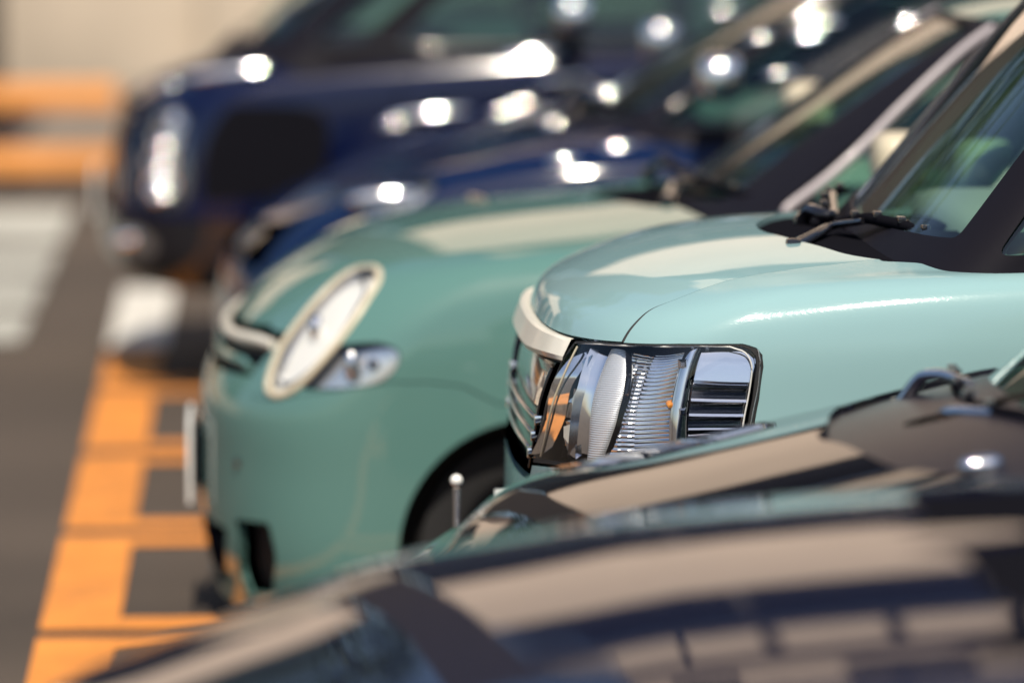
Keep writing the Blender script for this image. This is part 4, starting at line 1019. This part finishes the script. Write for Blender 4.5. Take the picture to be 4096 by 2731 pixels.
wiper(black, (1.100, 7.550, 0.955), [(1.130, 7.500, 1.000), (1.170, 7.400, 1.015), (1.250, 7.250, 1.030)], [(1.170, 7.700, 0.990), (1.170, 7.550, 1.010), (1.180, 7.400, 1.018), (1.220, 7.250, 1.025), (1.270, 7.100, 1.025), (1.330, 6.950, 1.020)], 'chrome_soft')
wiper(black, (1.100, 7.870, 0.960), [(1.140, 7.830, 1.020), (1.170, 7.750, 1.030), (1.190, 7.650, 1.030)], [(1.200, 7.950, 1.000), (1.190, 7.850, 1.020), (1.180, 7.750, 1.025), (1.170, 7.650, 1.020), (1.170, 7.550, 1.015), (1.170, 7.470, 1.010)], 'chrome_soft')
glint_bar('hood_glint_bar', black, (1.11, 7.02, .985), r=.016, R=.5, L=.07)  # chrome bar added for a bright glint on the cowl
pb = np.array([.350, 7.98, .737]); tube('glint_stem', [pb, pb+np.array([0, 0, .075])], .006, 'chrome_soft', black, up=(1, 0, 0))  # stem and tip added to draw an out-of-focus glint
dome('glint_tip', black, pb+np.array([0, 0, .088]), .011, 'lamp_white', (1, 1, 1))
adopt(black)

# ---- navy car nearest the lens
S = Surf(NAVY, NAVY_YC); K = Surf(NAVY_CAB, NAVY_YC)
navy = thing('parked_car', 'dark navy car whose broad mirror-like bonnet fills the bottom, in front of the black car', 'car', (1.55, NAVY_YC, 0), 'cars parked in a row')
h, s_, c_ = simple_hood(4.6, .28, [(-.28, 4.65), (-.31, 5.1), (-.36, 5.5), (-.43, 6.0), (-.47, 6.4)], [(-.475, 7.4), (-.455, 8.8), (-.41, 10.1), (-.25, 10.85), (-.03, 10.95)])
car(S, K, dict(paint='navy', step=.03, bumper_v=2.8, belt_v=6.0, fender_u=.50, door_u=.63, rear_u=.76, sill_v=.6, hood=h,
    seam=s_ + [(-.485, 6.2)], front_edge=[(-.28, 2.8)], front_holes=[HB],
    bumper_top=[(-.28, 2.8), (-.2, 3.0)], wheel_x=(.3, 3.1), wheel_z=.30, wheel_r=.30, arch_r=.34, half_width=.74, roof_v=3.6,
    ws=[(-.03, .70), (-.2, .74), (-.285, .80), (-.28, 1.6), (-.265, 3.4), (-.03, 3.45)],
    sides=[((.36, .33), (.55, .52), .7, 3.3, 'glass'), ((.57, .54), (.72, .68), .7, 3.3, 'glass_dark')], belt_z=1.11, cab_x=1.4,
    mirrors=[((1.75, 4.92, 1.24), -1), ((1.75, 6.58, 1.24), 1)]), navy)
for sd in (1, -1):
    hp = HB if sd > 0 else mirror(HB); hh = pan('headlight', S, hp, 'lens', navy, step=.04, depth=0, flange=.004); pan('reflector', S, hp, 'lamp_silver', hh, step=.04, depth=.03, flange=-.025)
pan('grille', S, [(-.20, 4.4), (.20, 4.4), (.18, 3.1), (-.18, 3.1)], 'gloss_black', navy, step=.05, depth=.02, flange=-.02)
adopt(navy)

# ---- blue car
S = Surf(BLUE, BLUE_YC); K = Surf(BLUE_CAB, BLUE_YC); SC = S.scale()
blue = thing('parked_car', 'royal blue car with a low bonnet, between the sage green hatchback and the dark van', 'car', (1.9, BLUE_YC, 0), 'cars parked in a row')
h, s_, c_ = simple_hood(4.95, .22, [(-.22, 5.0), (-.25, 6.2), (-.29, 7.0), (-.35, 7.9), (-.40, 8.3)], [(-.41, 8.4), (-.33, 8.9), (-.2, 9.35), (-.04, 9.45)])
HE = csm([(-.3069, 4.60), (-.2700, 5.5), (-.2850, 6.1), (-.3297, 5.915), (-.3721, 5.1), (-.3640, 4.55)], 3)
car(S, K, dict(paint='blue', step=.035, bumper_v=2.95, belt_v=6.6, fender_u=.47, door_u=.60, rear_u=.75, sill_v=.6, hood=h,
    seam=s_ + sm([(-.41, 8.3), (-.43, 7.6), (-.45, 7.0)]), front_edge=[(-.22, 3.2)], front_holes=[HE],
    bumper_top=[(-.22, 3.2), (-.18, 3.4)], wheel_x=(.72, 3.2), wheel_z=.29, wheel_r=.30, arch_r=.34, half_width=.85, roof_v=3.7,
    ws=[(-.03, .70), (-.17, .78), (-.225, .86), (-.21, 1.7), (-.20, 3.45), (-.03, 3.5)],
    sides=[((.285, .225), (.52, .50), .75, 3.35, 'glass_dark'), ((.54, .52), (.72, .66), .75, 3.3, 'glass_dark')], belt_z=1.04, cab_x=1.1,
    mirror_mat='chrome', mirrors=[((1.29, 12.80, 1.215), -1), ((1.29, 14.70, 1.215), 1)]), blue)
for sd in (1, -1):
    hp = HE if sd > 0 else mirror(HE); hh = pan('headlight', S, hp, 'lens', blue, step=.03, depth=0, flange=.004); pan('reflector', S, hp, 'lamp_silver', hh, step=.03, depth=.03, flange=-.025)
pan('grille', S, [(-.17, 4.85), (.17, 4.85), (.15, 3.55), (-.15, 3.55)], 'gloss_black', blue, step=.05, depth=.02, flange=-.02)
wiper(blue, (.93, 13.5, 1.05), [(.95, 13.6, 1.07), (.97, 13.7, 1.08), (1.02, 13.5, 1.1)], [(.95, 13.8, 1.075), (.96, 13.7, 1.085), (.98, 13.55, 1.095), (1.02, 13.4, 1.1), (1.06, 13.3, 1.1), (1.1, 13.2, 1.09)], 'chrome_soft')
for u, v, R in ((-.43, 5.57, .35), (-.443, 6.13, .8)): glint_bar('side_glint_bar', blue, on(S, u, v), R=R, L=.10)  # this and the next bars are added to make glints on the blue car
glint_bar('lamp_glint_bar', blue, on(S, -.315, 5.2), r=.022, R=2.0, L=.22)
glint_bar('hood_glint_bar', blue, on(S, -.284, 9.91), R=.8, L=.09)
for u, v in ((-.218, 2.23), (-.291, 2.29), (-.283, 2.51), (-.339, 1.67), (-.024, 1.10)): glint_bar('cab_glint_bar', blue, on(K, u, v), R=.45, L=.10)  # bars added around the cab for sun glints
for sd in (-1, 1): strip('window_trim', K, [(sd*.60, .60), (sd*.40, .60), (sd*.310, .63), (sd*.284, .75), (sd*.262, 1.6), (sd*.232, 2.5), (sd*.222, 3.35)], .011, 'gloss_black', blue, d=-.004)
tube('wiper_arm', [(.96, 14.2, 1.06), (1.0, 14.1, 1.11), (1.02, 13.95, 1.12), (1.06, 13.75, 1.12)], [.02, .016, .012, .009], 'chrome', blue, sm=6)
adopt(blue)

# ---- dark van at the end
S = Surf(VAN, VAN_YC); K = Surf(VAN_CAB, VAN_YC); SC = S.scale()
van = thing('parked_van', 'dark blue van with an upright narrow headlight, nearest the orange barrier', 'van', (1.8, VAN_YC, 0), 'cars parked in a row')
h, s_, c_ = simple_hood(5.1, .28, [(-.28, 5.2), (-.31, 5.8), (-.36, 6.3), (-.41, 6.8)], [(-.42, 7.0), (-.36, 8.0), (-.22, 8.85), (-.04, 9.1)])
HV = csm([(-.242, 4.70), (-.28, 4.78), (-.325, 4.70), (-.345, 3.6), (-.362, 2.45), (-.33, 2.33), (-.292, 2.42), (-.265, 3.6)], 2)
FV = csm([(-.2237, 1.645), (-.26, 1.80), (-.2989, 1.782), (-.3205, 1.508), (-.3092, 1.236), (-.247, 1.331)], 2)
car(S, K, dict(paint='navy_van', step=.035, bumper_v=2.1, belt_v=6.0, fender_u=.45, door_u=.58, rear_u=.76, sill_v=.6, hood=h,
    seam=s_ + [(-.43, 6.5)], front_edge=[(-.28, 5.1), (-.225, 4.9), (-.20, 2.1)], front_holes=[HV],
    bumper_top=[(-.20, 2.1)], bumper_paint='black', bumper_holes=[FV, mirror(FV)], wheel_x=(.42, 3.2), wheel_z=.32, wheel_r=.32, arch_r=.37, half_width=.85, roof_v=3.7,
    ws=[(-.03, .75), (-.2, .80), (-.28, .88), (-.268, 1.7), (-.25, 3.45), (-.03, 3.5)],
    sides=[((.34, .31), (.40, .39), .8, 3.3, 'glass_dark'), ((.415, .405), (.57, .55), .75, 3.3, 'glass_dark'), ((.59, .57), (.74, .71), .75, 3.3, 'glass_dark')], belt_z=1.2, cab_x=.3,
    mirrors=[((1.05, 15.22, 1.27), -1), ((1.05, 17.18, 1.27), 1)], mirror_mat='chrome'), van)
for sd in (1, -1):
    hp = HV if sd > 0 else mirror(HV); hh = pan('headlight', S, hp, 'lens', van, step=.03, depth=-.003, flange=.004); pan('reflector', S, hp, 'dark_chrome', hh, step=.03, depth=.03, flange=-.03)
    for v in (2.75, 3.3, 3.9, 4.4):
        p0 = on(S, -sd*(.318 if v < 3 else .31-.006*(v-3)), v, .008); lathe('lamp_unit', [(0, .01), (.03, .002), (.042, -.012), (.05, -.012), (.05, .015)], p0, 'chrome', hh, n=18)
    hp = FV if sd > 0 else mirror(FV); hh = pan('fog_lamp', S, hp, 'chrome_soft', van, step=.03, depth=.004, flange=.01)
pan('grille', S, [(-.215, 4.85), (.215, 4.85), (.195, 2.2), (-.195, 2.2)], 'gloss_black', van, step=.05, depth=.02, flange=-.02)
box('number_plate', (-.535, 16.2, .62), (.012, .33, .165), 'plate', van, .004)
pan('shade_panel', S, csm([(-.372, 4.72), (-.40, 4.80), (-.425, 4.5), (-.432, 3.6), (-.428, 2.7), (-.40, 2.45), (-.376, 2.6), (-.366, 3.6)], 3), 'trim', van, step=.04, depth=-.003, flange=.006)  # black panel put in for the shaded side behind the headlight
glint_bar('side_glint_bar', van, on(S, -.451, 4.21), R=.5, L=.10)  # from here on, chrome bars added to make glints on the van
glint_bar('fender_glint_bar', van, on(S, -.462, 4.36), r=.018, R=2.5, L=.30)
for u, v, R in ((-.486, 4.35, .3), (-.492, 4.45, .5)): glint_bar('flank_glint_bar', van, on(S, u, v), R=R, L=.10)
glint_bar('door_handle', van, on(S, -.504, 4.84), R=.6, L=.16); glint_bar('door_handle', van, on(S, -.519, 4.63), R=.3, L=.12)  # extra chrome bars, placed for glints at handle height
glint_bar('mirror_glint_bar', van, on(S, -.488, 5.77), r=.022, R=2.5, L=.22); glint_bar('cab_glint_bar', van, on(S, -.520, 6.07), R=.3, L=.1); glint_bar('cab_glint_bar', van, on(K, -.526, 1.31), R=.8, L=.12)
glint_bar('bonnet_glint_strip', van, on(S, -.318, 6.45), r=.022, R=6, L=.36)  # bar stands in for the sun streak on the bonnet paint
glint_bar('fog_glint_bar', van, on(S, -.268, 1.55), r=.02, R=.8, L=.12); glint_bar('lamp_glint_bar', van, on(S, -.325, 2.55), r=.02, R=.5, L=.10)  # bars added to brighten the lamps with glints
glint_bar('hood_glint_bar', van, on(S, -.227, 6.0), R=.2, L=.08)
for sd in (-1, 1): strip('window_trim', K, [(sd*.74, .66), (sd*.55, .66), (sd*.40, .68), (sd*.345, .74), (sd*.325, 1.6), (sd*.315, 2.6)], .012, 'gloss_black', van, d=-.004)
tube('wiper_arm', [(.07, 15.75, 1.19), (.12, 15.7, 1.26), (.22, 15.55, 1.33), (.33, 15.5, 1.42)], [.02, .016, .012, .009], 'chrome', van, sm=6)
adopt(van)
